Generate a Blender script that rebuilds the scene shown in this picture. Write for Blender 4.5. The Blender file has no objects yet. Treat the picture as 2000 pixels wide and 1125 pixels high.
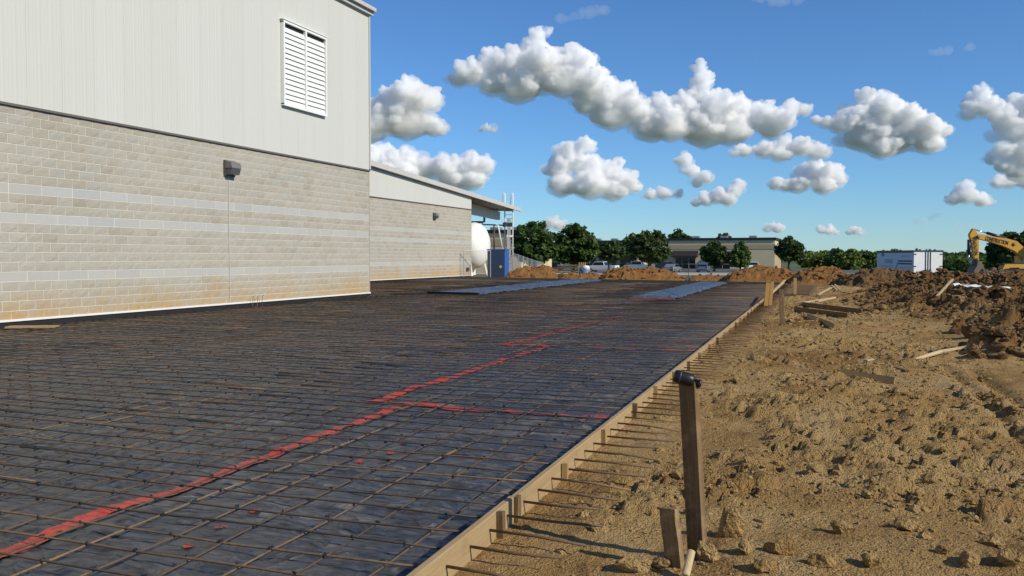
import bpy, math, random
import numpy as np
from mathutils import Vector, Matrix

random.seed(7)
rng = np.random.default_rng(7)
S = bpy.context.scene
COL = S.collection
R = math.radians

# ------------------------------------------------------------------ camera
CAM_H = 1.5
cam_d = bpy.data.cameras.new('camera')
cam_d.sensor_width = 36.0
cam_d.lens = 36.0 * 1732 / 2000
cam_d.clip_start = 0.05
cam_d.clip_end = 60000
cam = bpy.data.objects.new('camera', cam_d)
cam.location = (0, 0, CAM_H)
cam.rotation_euler = (R(90 - 2.03), 0, R(20))
COL.objects.link(cam)
S.camera = cam

# ------------------------------------------------------------------ sky, sun, exposure
SUN_EL, SUN_AZ = 33.0, -13.0          # azimuth measured from +X towards +Y
sun_dir = Vector((math.cos(R(SUN_EL)) * math.cos(R(SUN_AZ)), math.cos(R(SUN_EL)) * math.sin(R(SUN_AZ)), math.sin(R(SUN_EL))))
world = bpy.data.worlds.new('World')
S.world = world
world.use_nodes = True
wn, wl = world.node_tree.nodes, world.node_tree.links
wn.clear()
w_out = wn.new('ShaderNodeOutputWorld')
w_bg = wn.new('ShaderNodeBackground')
w_sky = wn.new('ShaderNodeTexSky')
w_sky.sky_type = 'NISHITA'
w_sky.sun_disc = False
w_sky.sun_elevation = R(SUN_EL)
w_sky.sun_rotation = R(90 - SUN_AZ)
w_sky.altitude = 200
w_sky.air_density = 1.0
w_sky.dust_density = 0.0
w_sky.ozone_density = 5.0
w_bg.inputs['Strength'].default_value = 0.145
w_tint = wn.new('ShaderNodeMix'); w_tint.data_type = 'RGBA'; w_tint.blend_type = 'MULTIPLY'
w_tint.inputs[0].default_value = 1.0
w_tint.inputs[7].default_value = (0.48, 0.68, 0.87, 1)      # the deep blue of a clear dry afternoon
wl.new(w_sky.outputs[0], w_tint.inputs[6])
wl.new(w_tint.outputs[2], w_bg.inputs[0])
wl.new(w_bg.outputs[0], w_out.inputs[0])
sun_d = bpy.data.lights.new('sun', 'SUN')
sun_d.energy = 4.6
sun_d.angle = R(0.53)
sun_d.color = (1.0, 0.915, 0.76)
sun = bpy.data.objects.new('sun', sun_d)
sun.rotation_euler = sun_dir.to_track_quat('Z', 'Y').to_euler()
sun.location = (30, 0, 30)
COL.objects.link(sun)
S.view_settings.view_transform = 'Standard'
S.view_settings.look = 'None'
S.view_settings.exposure = 0.0
S.view_settings.gamma = 1.0
S.render.engine = 'CYCLES'
S.cycles.use_denoising = True
S.cycles.max_bounces = 24
S.cycles.diffuse_bounces = 3
S.cycles.glossy_bounces = 3
S.cycles.transmission_bounces = 4
S.cycles.transparent_max_bounces = 12
S.cycles.volume_bounces = 24
S.cycles.caustics_reflective = False
S.cycles.caustics_refractive = False

# ------------------------------------------------------------------ helpers
CY, SY = math.cos(R(20)), math.sin(R(20))
F = 1732.0

def W(px, z):
    """ground position (X, Y) of what stands z metres away in the direction of a photo column"""
    xc = (px - 1000) * z / F
    return (xc * CY - z * SY, xc * SY + z * CY)

def HT(py, z):
    return CAM_H + (501 - py) * z / F

def hsh(*a):
    n = np.zeros_like(a[0], dtype=np.int64)
    for v, k in zip(a, (374761393, 668265263, 2147483647, 1274126177)):
        n = (n + v.astype(np.int64) * k) & 0xffffffff
    n = ((n ^ (n >> 13)) * 1274126177) & 0xffffffff
    n = ((n ^ (n >> 15)) * 2246822519) & 0xffffffff
    n = n ^ (n >> 16)
    return n / 4294967296.0

def vn2(x, y, seed=0):
    xi, yi = np.floor(x), np.floor(y)
    fx, fy = x - xi, y - yi
    fx = fx * fx * fx * (fx * (fx * 6 - 15) + 10)
    fy = fy * fy * fy * (fy * (fy * 6 - 15) + 10)
    s = np.full_like(xi, seed)
    a, b = hsh(xi, yi, s), hsh(xi + 1, yi, s)
    c, d = hsh(xi, yi + 1, s), hsh(xi + 1, yi + 1, s)
    return (a + (b - a) * fx) * (1 - fy) + (c + (d - c) * fx) * fy

def fbm2(x, y, seed=0, octv=4, gain=0.5):
    t, a, n = 0, 1.0, 0
    for o in range(octv):
        t = t + a * vn2(x * 2 ** o + 17.3 * o, y * 2 ** o - 9.1 * o, seed + o)
        n += a
        a *= gain
    return t / n

def vn3(x, y, z, seed=0):
    xi, yi, zi = np.floor(x), np.floor(y), np.floor(z)
    f = []
    for v, i in ((x, xi), (y, yi), (z, zi)):
        t = v - i
        f.append(t * t * (3 - 2 * t))
    s = np.full_like(xi, seed)
    r = 0
    for dx in (0, 1):
        for dy in (0, 1):
            for dz in (0, 1):
                w = (f[0] if dx else 1 - f[0]) * (f[1] if dy else 1 - f[1]) * (f[2] if dz else 1 - f[2])
                r = r + w * hsh(xi + dx, yi + dy, zi + dz, s)
    return r

def cells2(x, y, cell, seed=0, tilt=0.8):
    """broken chunks: every Voronoi cell a flat tilted top of its own height, 0..1"""
    u, v = x / cell, y / cell
    ui, vi = np.floor(u), np.floor(v)
    best = np.full_like(u, 9.0); h = np.zeros_like(u)
    for dx in (-1, 0, 1):
        for dy in (-1, 0, 1):
            cx, cy = ui + dx, vi + dy
            s = np.full_like(cx, seed)
            px, py = cx + hsh(cx, cy, s), cy + hsh(cx, cy, s + 1)
            d = (u - px) ** 2 + (v - py) ** 2
            hh = hsh(cx, cy, s + 2) ** 1.6 + tilt * ((hsh(cx, cy, s + 3) - 0.5) * (u - px) + (hsh(cx, cy, s + 4) - 0.5) * (v - py)) - 0.25 * d
            h = np.where(d < best, hh, h)
            best = np.minimum(best, d)
    return h

def bumps2(x, y, cell, seed=0, dens=0.6):
    """field of rounded lumps, 0..1, one candidate per cell"""
    u, v = x / cell, y / cell
    ui, vi = np.floor(u), np.floor(v)
    h = np.zeros_like(u)
    for dx in (-1, 0, 1):
        for dy in (-1, 0, 1):
            cx, cy = ui + dx, vi + dy
            s = np.full_like(cx, seed)
            px = cx + hsh(cx, cy, s)
            py = cy + hsh(cx, cy, s + 1)
            rr = 0.25 + 0.5 * hsh(cx, cy, s + 2)
            on = hsh(cx, cy, s + 3) < dens
            ex = 0.6 + 0.8 * hsh(cx, cy, s + 4)
            d2 = ((u - px) * ex) ** 2 + ((v - py) / ex) ** 2
            b = np.sqrt(np.clip(1 - d2 / rr ** 2, 0, 1)) * rr * 1.35 * on
            h = np.maximum(h, b)
    return h

class MB:
    def __init__(self):
        self.v, self.f = [], []
    def add(self, vs, fs):
        o = len(self.v)
        self.v.extend([tuple(p) for p in vs])
        self.f.extend([tuple(i + o for i in q) for q in fs])
        return self
    def box(self, c, s, rz=0.0, M=None):
        x, y, z = s[0] / 2, s[1] / 2, s[2] / 2
        vs = [Vector((i * x, j * y, k * z)) for k in (-1, 1) for j in (-1, 1) for i in (-1, 1)]
        m = M if M is not None else Matrix.Rotation(rz, 3, 'Z')
        vs = [m @ p + Vector(c) for p in vs]
        return self.add(vs, [(0, 2, 3, 1), (4, 5, 7, 6), (0, 1, 5, 4), (2, 6, 7, 3), (0, 4, 6, 2), (1, 3, 7, 5)])
    def span(self, a, b, w, h, roll=0.0):
        """a bar of section w x h from a to b"""
        a, b = Vector(a), Vector(b)
        d = b - a
        q = d.to_track_quat('Z', 'X')
        m = q.to_matrix() @ Matrix.Rotation(roll, 3, 'Z')
        return self.box((a + b) / 2, (w, h, d.length), M=m)
    def tube(self, pts, r, n=6, cap=True):
        pts = [Vector(p) for p in pts]
        rs = r if isinstance(r, (list, tuple)) else [r] * len(pts)
        vs, fs = [], []
        prev = None
        for i, p in enumerate(pts):
            t = (pts[min(i + 1, len(pts) - 1)] - pts[max(i - 1, 0)]).normalized()
            if prev is None:
                up = Vector((0, 0, 1)) if abs(t.z) < 0.9 else Vector((1, 0, 0))
                a = t.cross(up).normalized()
            else:
                a = (prev - t * prev.dot(t)).normalized()
            prev = a
            b = t.cross(a)
            for k in range(n):
                an = 2 * math.pi * k / n
                vs.append(p + (a * math.cos(an) + b * math.sin(an)) * rs[i])
        for i in range(len(pts) - 1):
            for k in range(n):
                k2 = (k + 1) % n
                fs.append((i * n + k, i * n + k2, (i + 1) * n + k2, (i + 1) * n + k))
        if cap:
            fs.append(tuple(range(n))[::-1])
            fs.append(tuple(range((len(pts) - 1) * n, len(pts) * n)))
        return self.add(vs, fs)
    def prism(self, poly, a, b, fn):
        """polygon poly (p, q) extruded from a to b; fn(p, q, t) -> xyz"""
        n = len(poly)
        vs = [fn(p, q, a) for p, q in poly] + [fn(p, q, b) for p, q in poly]
        fs = [tuple(range(n))[::-1], tuple(range(n, 2 * n))]
        for i in range(n):
            j = (i + 1) % n
            fs.append((i, j, n + j, n + i))
        return self.add(vs, fs)
    def lathe(self, prof, n, fn):
        """profile (r, h) turned; fn(x, y, h) -> xyz"""
        vs, fs = [], []
        for r, h in prof:
            for k in range(n):
                an = 2 * math.pi * k / n
                vs.append(fn(r * math.cos(an), r * math.sin(an), h))
        for i in range(len(prof) - 1):
            for k in range(n):
                k2 = (k + 1) % n
                fs.append((i * n + k, i * n + k2, (i + 1) * n + k2, (i + 1) * n + k))
        fs.append(tuple(range(n))[::-1])
        fs.append(tuple(range((len(prof) - 1) * n, len(prof) * n)))
        return self.add(vs, fs)
    def mesh(self, name, smooth=False):
        me = bpy.data.meshes.new(name)
        me.from_pydata(self.v, [], self.f)
        if smooth:
            me.polygons.foreach_set('use_smooth', [True] * len(me.polygons))
        return me

def np_mesh(name, V, Fq, smooth=True):
    """numpy verts (n,3), faces (m,k)"""
    me = bpy.data.meshes.new(name)
    V = np.asarray(V, np.float32); Fq = np.asarray(Fq, np.int32)
    n, k = Fq.shape
    me.vertices.add(len(V)); me.vertices.foreach_set('co', V.ravel())
    me.loops.add(n * k); me.loops.foreach_set('vertex_index', Fq.ravel())
    me.polygons.add(n)
    me.polygons.foreach_set('loop_start', np.arange(0, n * k, k, dtype=np.int32))
    me.polygons.foreach_set('use_smooth', np.full(n, smooth))
    me.update(calc_edges=True)
    return me

def grid_faces(nr, nc):
    i = np.arange(nr * nc).reshape(nr, nc)
    return np.stack([i[:-1, :-1], i[:-1, 1:], i[1:, 1:], i[1:, :-1]], -1).reshape(-1, 4)

def link(name, data, mat=None, parent=None, local=False):
    o = bpy.data.objects.new(name, data)
    COL.objects.link(o)
    if mat is not None and data is not None and len(data.materials) == 0:
        data.materials.append(mat)
    if parent is not None:
        o.parent = parent
        if not local:
            o.location = -Vector(parent.location)      # built in world coordinates
    return o

def put(name, mb, mat, parent=None, local=False, smooth=False):
    return link(name, mb.mesh(name, smooth), mat, parent, local)

def tag(o, label=None, cat=None, group=None, kind=None):
    for k, v in (('label', label), ('category', cat), ('group', group), ('kind', kind)):
        if v:
            o[k] = v
    return o

def thing(name, loc, label, cat, group=None, rz=0.0):
    o = bpy.data.objects.new(name, None)
    COL.objects.link(o)
    o.location = loc
    o.rotation_euler = (0, 0, rz)
    o.empty_display_size = 0.2
    return tag(o, label, cat, group)

def copy_tree(o, parent=None):
    c = o.copy()
    COL.objects.link(c)
    c.parent = parent
    for ch in list(o.children):
        copy_tree(ch, c)
    return c

# ------------------------------------------------------------------ materials
class NT:
    def __init__(self, name):
        self.m = bpy.data.materials.new(name)
        self.m.use_nodes = True
        self.n, self.l = self.m.node_tree.nodes, self.m.node_tree.links
        self.b = self.n['Principled BSDF']
        self.tc = None
    def node(self, t, **kw):
        x = self.n.new(t)
        for k, v in kw.items():
            if k.startswith('i_'):
                key = k[2:]
                x.inputs[int(key) if key.isdigit() else key].default_value = v
            else:
                setattr(x, k, v)
        return x
    def co(self, kind='Object'):
        if self.tc is None:
            self.tc = self.n.new('ShaderNodeTexCoord')
        return self.tc.outputs[kind]
    def pos(self):
        return self.n.new('ShaderNodeNewGeometry').outputs['Position']
    def mapped(self, src, scale=(1, 1, 1)):
        m = self.node('ShaderNodeMapping')
        m.inputs['Scale'].default_value = scale
        self.l.new(src, m.inputs[0])
        return m.outputs[0]
    def noise(self, src, scale, detail=4, rough=0.55, dist=0.0):
        x = self.node('ShaderNodeTexNoise')
        x.inputs['Scale'].default_value = scale
        x.inputs['Detail'].default_value = detail
        x.inputs['Roughness'].default_value = rough
        x.inputs['Distortion'].default_value = dist
        self.l.new(src, x.inputs['Vector'])
        return x.outputs['Fac']
    def ramp(self, src, stops):
        x = self.node('ShaderNodeValToRGB')
        e = x.color_ramp.elements
        while len(e) < len(stops):
            e.new(0.5)
        for k, (p, c) in enumerate(stops):
            e[k].position = p
            e[k].color = (*c, 1) if len(c) == 3 else c
        self.l.new(src, x.inputs[0])
        return x.outputs[0]
    def rng(self, src, a, b, c=0.0, d=1.0):
        x = self.node('ShaderNodeMapRange')
        x.inputs[1].default_value, x.inputs[2].default_value = a, b
        x.inputs[3].default_value, x.inputs[4].default_value = c, d
        self.l.new(src, x.inputs[0])
        return x.outputs[0]
    def math(self, op, a, b=0.5, c=None):
        x = self.node('ShaderNodeMath', operation=op)
        for k, v in enumerate((a, b, c)):
            if v is None:
                continue
            if isinstance(v, (int, float)):
                x.inputs[k].default_value = v
            else:
                self.l.new(v, x.inputs[k])
        return x.outputs[0]
    def mix(self, fac, a, b, blend='MIX'):
        x = self.node('ShaderNodeMix', data_type='RGBA', blend_type=blend)
        for i, v in ((0, fac), (6, a), (7, b)):
            if isinstance(v, (int, float)):
                x.inputs[i].default_value = v
            elif isinstance(v, tuple):
                x.inputs[i].default_value = (*v, 1)
            else:
                self.l.new(v, x.inputs[i])
        return x.outputs[2]
    def col(self, v):
        if isinstance(v, tuple):
            self.b.inputs['Base Color'].default_value = (*v, 1)
        else:
            self.l.new(v, self.b.inputs['Base Color'])
    def rough(self, v):
        if isinstance(v, (int, float)):
            self.b.inputs['Roughness'].default_value = v
        else:
            self.l.new(v, self.b.inputs['Roughness'])
    def bump(self, h, strength=0.5, dist=0.01):
        x = self.node('ShaderNodeBump')
        x.inputs['Strength'].default_value = strength
        x.inputs['Distance'].default_value = dist
        self.l.new(h, x.inputs['Height'])
        self.l.new(x.outputs[0], self.b.inputs['Normal'])
    def island(self):
        """random 0..1 per piece, whether it is an object or an island of a joined mesh"""
        g = self.n.new('ShaderNodeNewGeometry').outputs['Random Per Island']
        o = self.n.new('ShaderNodeObjectInfo').outputs['Random']
        return self.math('FRACT', self.math('ADD', g, o))

MAT = {}
def plain(name, c, rough=0.6, metal=0.0, spec=0.4, var=0.12, scale=3.0, bump=0.0):
    if name in MAT:
        return MAT[name]
    t = NT(name)
    n = t.noise(t.co(), scale, 5, 0.6)
    t.col(t.mix(n, tuple(x * (1 - var) for x in c), tuple(min(1, x * (1 + var)) for x in c)))
    t.rough(rough)
    t.b.inputs['Metallic'].default_value = metal
    t.b.inputs['Specular IOR Level'].default_value = spec
    if bump:
        t.bump(t.noise(t.co(), scale * 14, 4, 0.6), bump, 0.01)
    MAT[name] = t.m
    return t.m

def m_dirt(name, cols, dark=(0.10, 0.055, 0.025), scale=1.0, soil=False):
    t = NT(name)
    p = t.pos()
    n1 = t.noise(p, 0.42 * scale, 7, 0.64, 0.5)
    n2 = t.noise(p, 3.3 * scale, 5, 0.6)
    n3 = t.noise(p, 26.0, 5, 0.7)
    n4 = t.noise(p, 110.0, 3, 0.7)
    base = t.ramp(n1, [(0.33, cols[0]), (0.45, cols[1]), (0.57, cols[2]), (0.68, cols[3])])
    if soil:
        at = t.node('ShaderNodeAttribute', attribute_name='soil')
        heap = t.ramp(n2, [(0.3, (0.12, 0.062, 0.026)), (0.5, (0.19, 0.10, 0.042)), (0.65, (0.29, 0.125, 0.036))])
        base = t.mix(at.outputs['Fac'], base, heap)
    base = t.mix(t.rng(n2, 0.54, 0.72, 0.0, 0.8), base, dark)
    if soil:                                  # damp turned-up clay and dry pale crust, each in patches of their own
        n5 = t.noise(t.mapped(p, (1.0, 0.55, 1.0)), 1.25, 7, 0.68, 0.8)
        base = t.mix(t.rng(n5, 0.54, 0.66, 0.0, 0.75), base, (0.185, 0.095, 0.034))
        base = t.mix(t.rng(n5, 0.34, 0.46, 0.75, 0.0), base, (0.58, 0.425, 0.215))
    base = t.mix(t.rng(n3, 0.25, 0.75, 0.0, 0.5), base, t.mix(0.5, base, (0.52, 0.36, 0.16)))
    base = t.mix(t.rng(n4, 0.35, 0.65, 0.35, 0.0), base, dark)
    t.col(base)
    t.rough(0.95)
    t.b.inputs['Specular IOR Level'].default_value = 0.12
    vs = []
    for sc_ in (38.0, 85.0):
        vo = t.node('ShaderNodeTexVoronoi')
        vo.inputs['Scale'].default_value = sc_
        t.l.new(p, vo.inputs['Vector'])
        vs.append(t.math('SUBTRACT', 1.0, vo.outputs['Distance']))
    gate = t.rng(t.noise(p, 2.4, 4, 0.6), 0.40, 0.62)
    h = t.math('ADD', t.math('MULTIPLY', n3, 1.0), t.math('MULTIPLY', n4, 0.4))
    h = t.math('ADD', h, t.math('MULTIPLY', t.math('MULTIPLY', vs[0], gate), 0.75))
    h = t.math('ADD', h, t.math('MULTIPLY', vs[1], 0.35))
    t.bump(h, 1.0, 0.045)
    MAT[name] = t.m
    return t.m

m_dirt('dirt', [(0.25, 0.130, 0.040), (0.43, 0.265, 0.095), (0.56, 0.385, 0.165), (0.42, 0.20, 0.052)], dark=(0.17, 0.088, 0.030), soil=True)
m_dirt('dirt_clod', [(0.36, 0.21, 0.07), (0.48, 0.31, 0.12), (0.55, 0.385, 0.175), (0.40, 0.21, 0.06)], dark=(0.22, 0.12, 0.042), scale=3.0)
m_dirt('dirt_heap', [(0.13, 0.066, 0.028), (0.19, 0.10, 0.042), (0.15, 0.085, 0.042), (0.27, 0.115, 0.032)], dark=(0.07, 0.040, 0.020), scale=2.0)
m_dirt('dirt_orange', [(0.21, 0.095, 0.030), (0.29, 0.140, 0.044), (0.25, 0.108, 0.031), (0.34, 0.18, 0.062)], dark=(0.14, 0.060, 0.020), scale=1.6)
m_dirt('dirt_grey', [(0.13, 0.09, 0.058), (0.18, 0.125, 0.078), (0.16, 0.12, 0.085), (0.20, 0.13, 0.07)], dark=(0.08, 0.055, 0.038), scale=2.0)

def m_block(name, smooth_band):
    t = NT(name)
    p = t.pos()
    r = t.island()
    if smooth_band:
        c = t.ramp(r, [(0.0, (0.388, 0.402, 0.397)), (0.5, (0.419, 0.433, 0.424)), (1.0, (0.444, 0.450, 0.432))])
    else:
        c = t.ramp(r, [(0.0, (0.347, 0.316, 0.258)), (0.3, (0.388, 0.361, 0.299)), (0.6, (0.403, 0.381, 0.321)), (0.85, (0.373, 0.364, 0.321)), (1.0, (0.423, 0.399, 0.335))])
    n = t.noise(p, 9.0, 6, 0.68)
    c = t.mix(t.rng(n, 0.3, 0.75, 0.0, 0.35), c, t.mix(0.5, c, (0.242, 0.207, 0.160)))
    big = t.noise(t.mapped(p, (1, 0.5, 0.9)), 0.55, 3, 0.5)
    c = t.mix(t.rng(big, 0.35, 0.7, 0.0, 0.55), c, (0.434, 0.409, 0.345))
    # rising ochre stain of splashed clay along the foot of the wall
    z = t.node('ShaderNodeSeparateXYZ')
    t.l.new(p, z.inputs[0])
    edge = t.math('ADD', z.outputs[2], t.math('MULTIPLY', t.math('SUBTRACT', t.noise(t.mapped(p, (1, 1, 0.6)), 0.75, 5, 0.6, 0.6), 0.5), 1.6))
    st = t.math('MULTIPLY', t.rng(edge, 0.05, 0.95, 1.0, 0.0), t.rng(t.noise(p, 2.6, 6, 0.7, 0.5), 0.3, 0.6, 0.35, 0.9))
    c = t.mix(st, c, (0.44, 0.275, 0.10))
    t.col(c)
    t.rough(0.92)
    t.b.inputs['Specular IOR Level'].default_value = 0.15
    if smooth_band:
        t.bump(t.noise(p, 60, 3, 0.6), 0.25, 0.004)
    else:
        t.bump(t.noise(p, 22, 6, 0.74, 0.5), 1.0, 0.016)
    MAT[name] = t.m
m_block('split_block', False)
m_block('smooth_block', True)
plain('mortar', (0.60, 0.58, 0.51), 0.95, var=0.2, scale=1.0, spec=0.1)

def m_panel():
    t = NT('wall_panel')
    p = t.pos()
    r = t.island()
    c = t.mix(r, (0.540, 0.545, 0.500), (0.555, 0.560, 0.515))
    n = t.noise(t.mapped(p, (1, 1, 0.12)), 2.0, 5, 0.6)
    c = t.mix(t.rng(n, 0.4, 0.75, 0.0, 0.12), c, (0.49, 0.48, 0.43))
    t.col(c)
    t.rough(0.45)
    t.b.inputs['Specular IOR Level'].default_value = 0.35
    t.bump(t.noise(t.mapped(p, (1, 1, 0.3)), 3.0, 2, 0.5), 0.12, 0.02)
    MAT['wall_panel'] = t.m
m_panel()
plain('louver_white', (0.76, 0.77, 0.74), 0.4, var=0.04)
plain('trim_dark', (0.13, 0.115, 0.10), 0.5)
plain('trim_grey', (0.50, 0.49, 0.46), 0.4)
plain('white_paint', (0.78, 0.78, 0.75), 0.4, var=0.05)
plain('flashing_white', (0.74, 0.72, 0.68), 0.5, var=0.08)
plain('black_coat', (0.016, 0.016, 0.018), 0.6)
plain('bronze', (0.10, 0.095, 0.085), 0.4, metal=0.3)
plain('dark_glass', (0.010, 0.012, 0.016), 0.06, spec=0.6, var=0.0)
plain('black_rubber', (0.012, 0.012, 0.013), 0.42)
plain('dark_steel', (0.05, 0.055, 0.07), 0.4, metal=0.4)
plain('galvanised', (0.42, 0.43, 0.43), 0.45, metal=0.6)
plain('concrete', (0.42, 0.39, 0.33), 0.9, var=0.15, scale=1.5)

def m_wood(name, a, b, mud=0.0):
    t = NT(name)
    o = t.co()
    g = t.rng(t.noise(t.mapped(o, (34, 34, 1.3)), 1.0, 6, 0.68, 0.8), 0.3, 0.7)
    g2 = t.noise(o, 5.0, 4, 0.6)
    c = t.mix(g, a, b)
    c = t.mix(t.rng(g2, 0.55, 0.8, 0.0, 0.45), c, tuple(x * 0.55 for x in a))
    r = t.n.new('ShaderNodeObjectInfo').outputs['Random']
    c = t.mix(t.math('MULTIPLY', r, 0.3), c, tuple(x * 0.7 for x in b))
    if mud:
        c = t.mix(t.rng(t.noise(o, 14, 5, 0.65), 0.5, 0.62, 0.0, mud), c, (0.34, 0.24, 0.12))
    t.col(c)
    t.rough(0.85)
    t.b.inputs['Specular IOR Level'].default_value = 0.2
    t.bump(t.math('ADD', g, t.math('MULTIPLY', g2, 0.4)), 0.4, 0.004)
    MAT[name] = t.m
m_wood('lumber', (0.30, 0.185, 0.075), (0.44, 0.30, 0.14), mud=0.3)
m_wood('form_lumber', (0.28, 0.19, 0.09), (0.42, 0.305, 0.165), mud=0.6)
m_wood('weathered', (0.09, 0.055, 0.028), (0.22, 0.145, 0.072), mud=0.35)
m_wood('muddy_wood', (0.15, 0.095, 0.045), (0.26, 0.17, 0.085), mud=0.75)
m_wood('orange_lumber', (0.36, 0.20, 0.06), (0.46, 0.28, 0.10))
m_wood('pale_wood', (0.44, 0.33, 0.17), (0.58, 0.46, 0.27))

def m_rebar(name, lo, hi):
    t = NT(name)
    p = t.pos()
    n = t.noise(p, 1.1, 4, 0.6)
    n2 = t.noise(p, 22.0, 3, 0.6)
    r = t.island()
    c = t.mix(t.rng(n, 0.42, 0.72), lo, hi)
    c = t.mix(t.rng(t.math('ADD', r, t.math('MULTIPLY', n, 0.6)), 1.0, 1.35), c, (0.26, 0.16, 0.075))
    c = t.mix(t.rng(n2, 0.45, 0.8, 0.0, 0.6), c, (0.035, 0.028, 0.024))
    t.col(c)
    t.rough(0.7)
    t.b.inputs['Metallic'].default_value = 0.1
    t.bump(t.noise(p, 160, 2, 0.5), 0.5, 0.003)
    MAT[name] = t.m
m_rebar('rebar', (0.062, 0.052, 0.043), (0.17, 0.095, 0.042))
m_rebar('rebar_rust', (0.13, 0.078, 0.040), (0.23, 0.125, 0.052))

def m_plastic(name, blue=0.0, dust=1.0):
    t = NT(name)
    p = t.pos()
    n = t.noise(t.mapped(p, (0.6, 1, 1)), 0.55, 5, 0.6, 0.3)
    n2 = t.noise(t.mapped(p, (0.55, 1.3, 1)), 7.5, 5, 0.62, 0.7)
    n3 = t.noise(p, 40.0, 3, 0.6)
    c0 = (0.027 + 0.04 * blue, 0.029 + 0.06 * blue, 0.034 + 0.09 * blue)
    m1 = t.rng(n, 0.34, 0.66, 0.24, 0.74)
    m2 = t.rng(n2, 0.40, 0.64, 0.1, 1.0)
    d = t.math('MULTIPLY', t.math('MULTIPLY', m1, m2), dust)
    d = t.math('ADD', d, t.rng(n3, 0.60, 0.8, 0.0, 0.15 * dust))
    t.col(t.mix(d, c0, (0.185, 0.175, 0.155)))
    t.rough(t.math('ADD', t.math('MULTIPLY', d, 0.6), 0.33))
    t.b.inputs['Specular IOR Level'].default_value = 0.65
    def crease(sc, scale, det, dist):
        w = t.noise(t.mapped(p, sc), scale, det, 0.55, dist)
        return t.math('POWER', t.math('SUBTRACT', 1.0, t.math('ABSOLUTE', t.math('SUBTRACT', t.math('MULTIPLY', w, 4.0), 2.0))), 2.0)
    h = t.math('ADD', crease((0.42, 1.0, 1.0), 3.4, 1, 1.4), t.math('MULTIPLY', crease((0.6, 0.8, 1.0), 9.0, 1, 1.0), 0.22))
    t.bump(h, 1.0, 0.034)
    MAT[name] = t.m
m_plastic('vapour_sheet')
m_plastic('blue_sheet', blue=1.0, dust=0.35)

def m_paint_red():
    t = NT('red_paint')
    p = t.pos()
    n = t.noise(p, 18.0, 5, 0.7)
    t.col(t.mix(t.rng(n, 0.46, 0.66), (0.52, 0.050, 0.024), (0.18, 0.028, 0.022)))
    t.rough(0.45)
    t.bump(t.noise(p, 30, 4, 0.6), 0.4, 0.01)
    MAT['red_paint'] = t.m
m_paint_red()

def m_leaf(name, a, b):
    t = NT(name)
    r = t.island()
    n = t.noise(t.co(), 0.9, 3, 0.6)
    c = t.mix(t.rng(t.math('ADD', t.math('MULTIPLY', r, 0.6), t.math('MULTIPLY', n, 0.6)), 0.2, 1.0), a, b)
    t.col(c)
    t.rough(0.65)
    t.b.inputs['Specular IOR Level'].default_value = 0.2
    tr = t.node('ShaderNodeBsdfTranslucent')
    t.l.new(c, tr.inputs[0])
    mx = t.node('ShaderNodeMixShader', i_0=0.25)
    t.l.new(t.b.outputs[0], mx.inputs[1])
    t.l.new(tr.outputs[0], mx.inputs[2])
    t.l.new(mx.outputs[0], t.n['Material Output'].inputs[0])
    MAT[name] = t.m
m_leaf('leaf_oak', (0.030, 0.048, 0.015), (0.080, 0.120, 0.030))
m_leaf('leaf_mid', (0.034, 0.060, 0.015), (0.095, 0.150, 0.035))
m_leaf('leaf_light', (0.065, 0.11, 0.022), (0.16, 0.24, 0.055))
m_leaf('leaf_shrub', (0.08, 0.13, 0.022), (0.21, 0.27, 0.06))
plain('bark', (0.10, 0.075, 0.055), 0.9, var=0.3)

def m_ground():
    t = NT('grassland')
    p = t.pos()
    n = t.noise(p, 0.02, 6, 0.6)
    n2 = t.noise(p, 0.7, 5, 0.65)
    c = t.ramp(n, [(0.35, (0.055, 0.085, 0.025)), (0.5, (0.085, 0.11, 0.035)), (0.65, (0.15, 0.14, 0.06))])
    c = t.mix(t.rng(n2, 0.35, 0.7, 0.0, 0.5), c, (0.05, 0.07, 0.02))
    t.col(c)
    t.rough(0.95)
    t.bump(n2, 0.6, 0.2)
    MAT['grassland'] = t.m
m_ground()

# ================================================================== SETTING
GZ = -1.2                                  # level of the land round the raised pad

def board_x(y):
    return -1.58 - 0.018 * y               # line of the side form
def far_y(x):
    return 47.6 - 0.30 * (x + 2.45)        # line of the far form (drawn from the corner leftwards)
FAR_END_X = -24.3
EXT_Y0, EXT_Y1, EXT_X = 33.5, 47.0, -0.85  # little side bay of the pad

# the land: one sheet out to the horizon
g = MB()
g.add([(-9000, -9000, GZ), (9000, -9000, GZ), (9000, 14000, GZ), (-9000, 14000, GZ)], [(0, 1, 2, 3)])
tag(put('ground', g, MAT['grassland']), kind='structure')

# the raised building site: a coarse earth platform with banks down to the land
def site():
    xs = np.concatenate([[-60, -56], np.linspace(-50, 26, 60), [32, 38]])
    ys = np.concatenate([[-40, -34], np.linspace(-28, 59, 60), [63, 66]])
    X, Y = np.meshgrid(xs, ys)
    Z = np.full_like(X, -0.05) + 0.03 * (fbm2(X * 0.4, Y * 0.4, 3) - 0.5)
    e = np.minimum.reduce([X + 60, 38 - X, Y + 40, 66 - Y])
    Z = np.where(e < 9, -0.05 - (9 - e) / 9 * 1.35, Z)
    me = np_mesh('site_ground', np.stack([X, Y, Z], -1).reshape(-1, 3), grid_faces(*X.shape))
    tag(link('site_ground', me, MAT['dirt']), kind='structure')
site()

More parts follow.
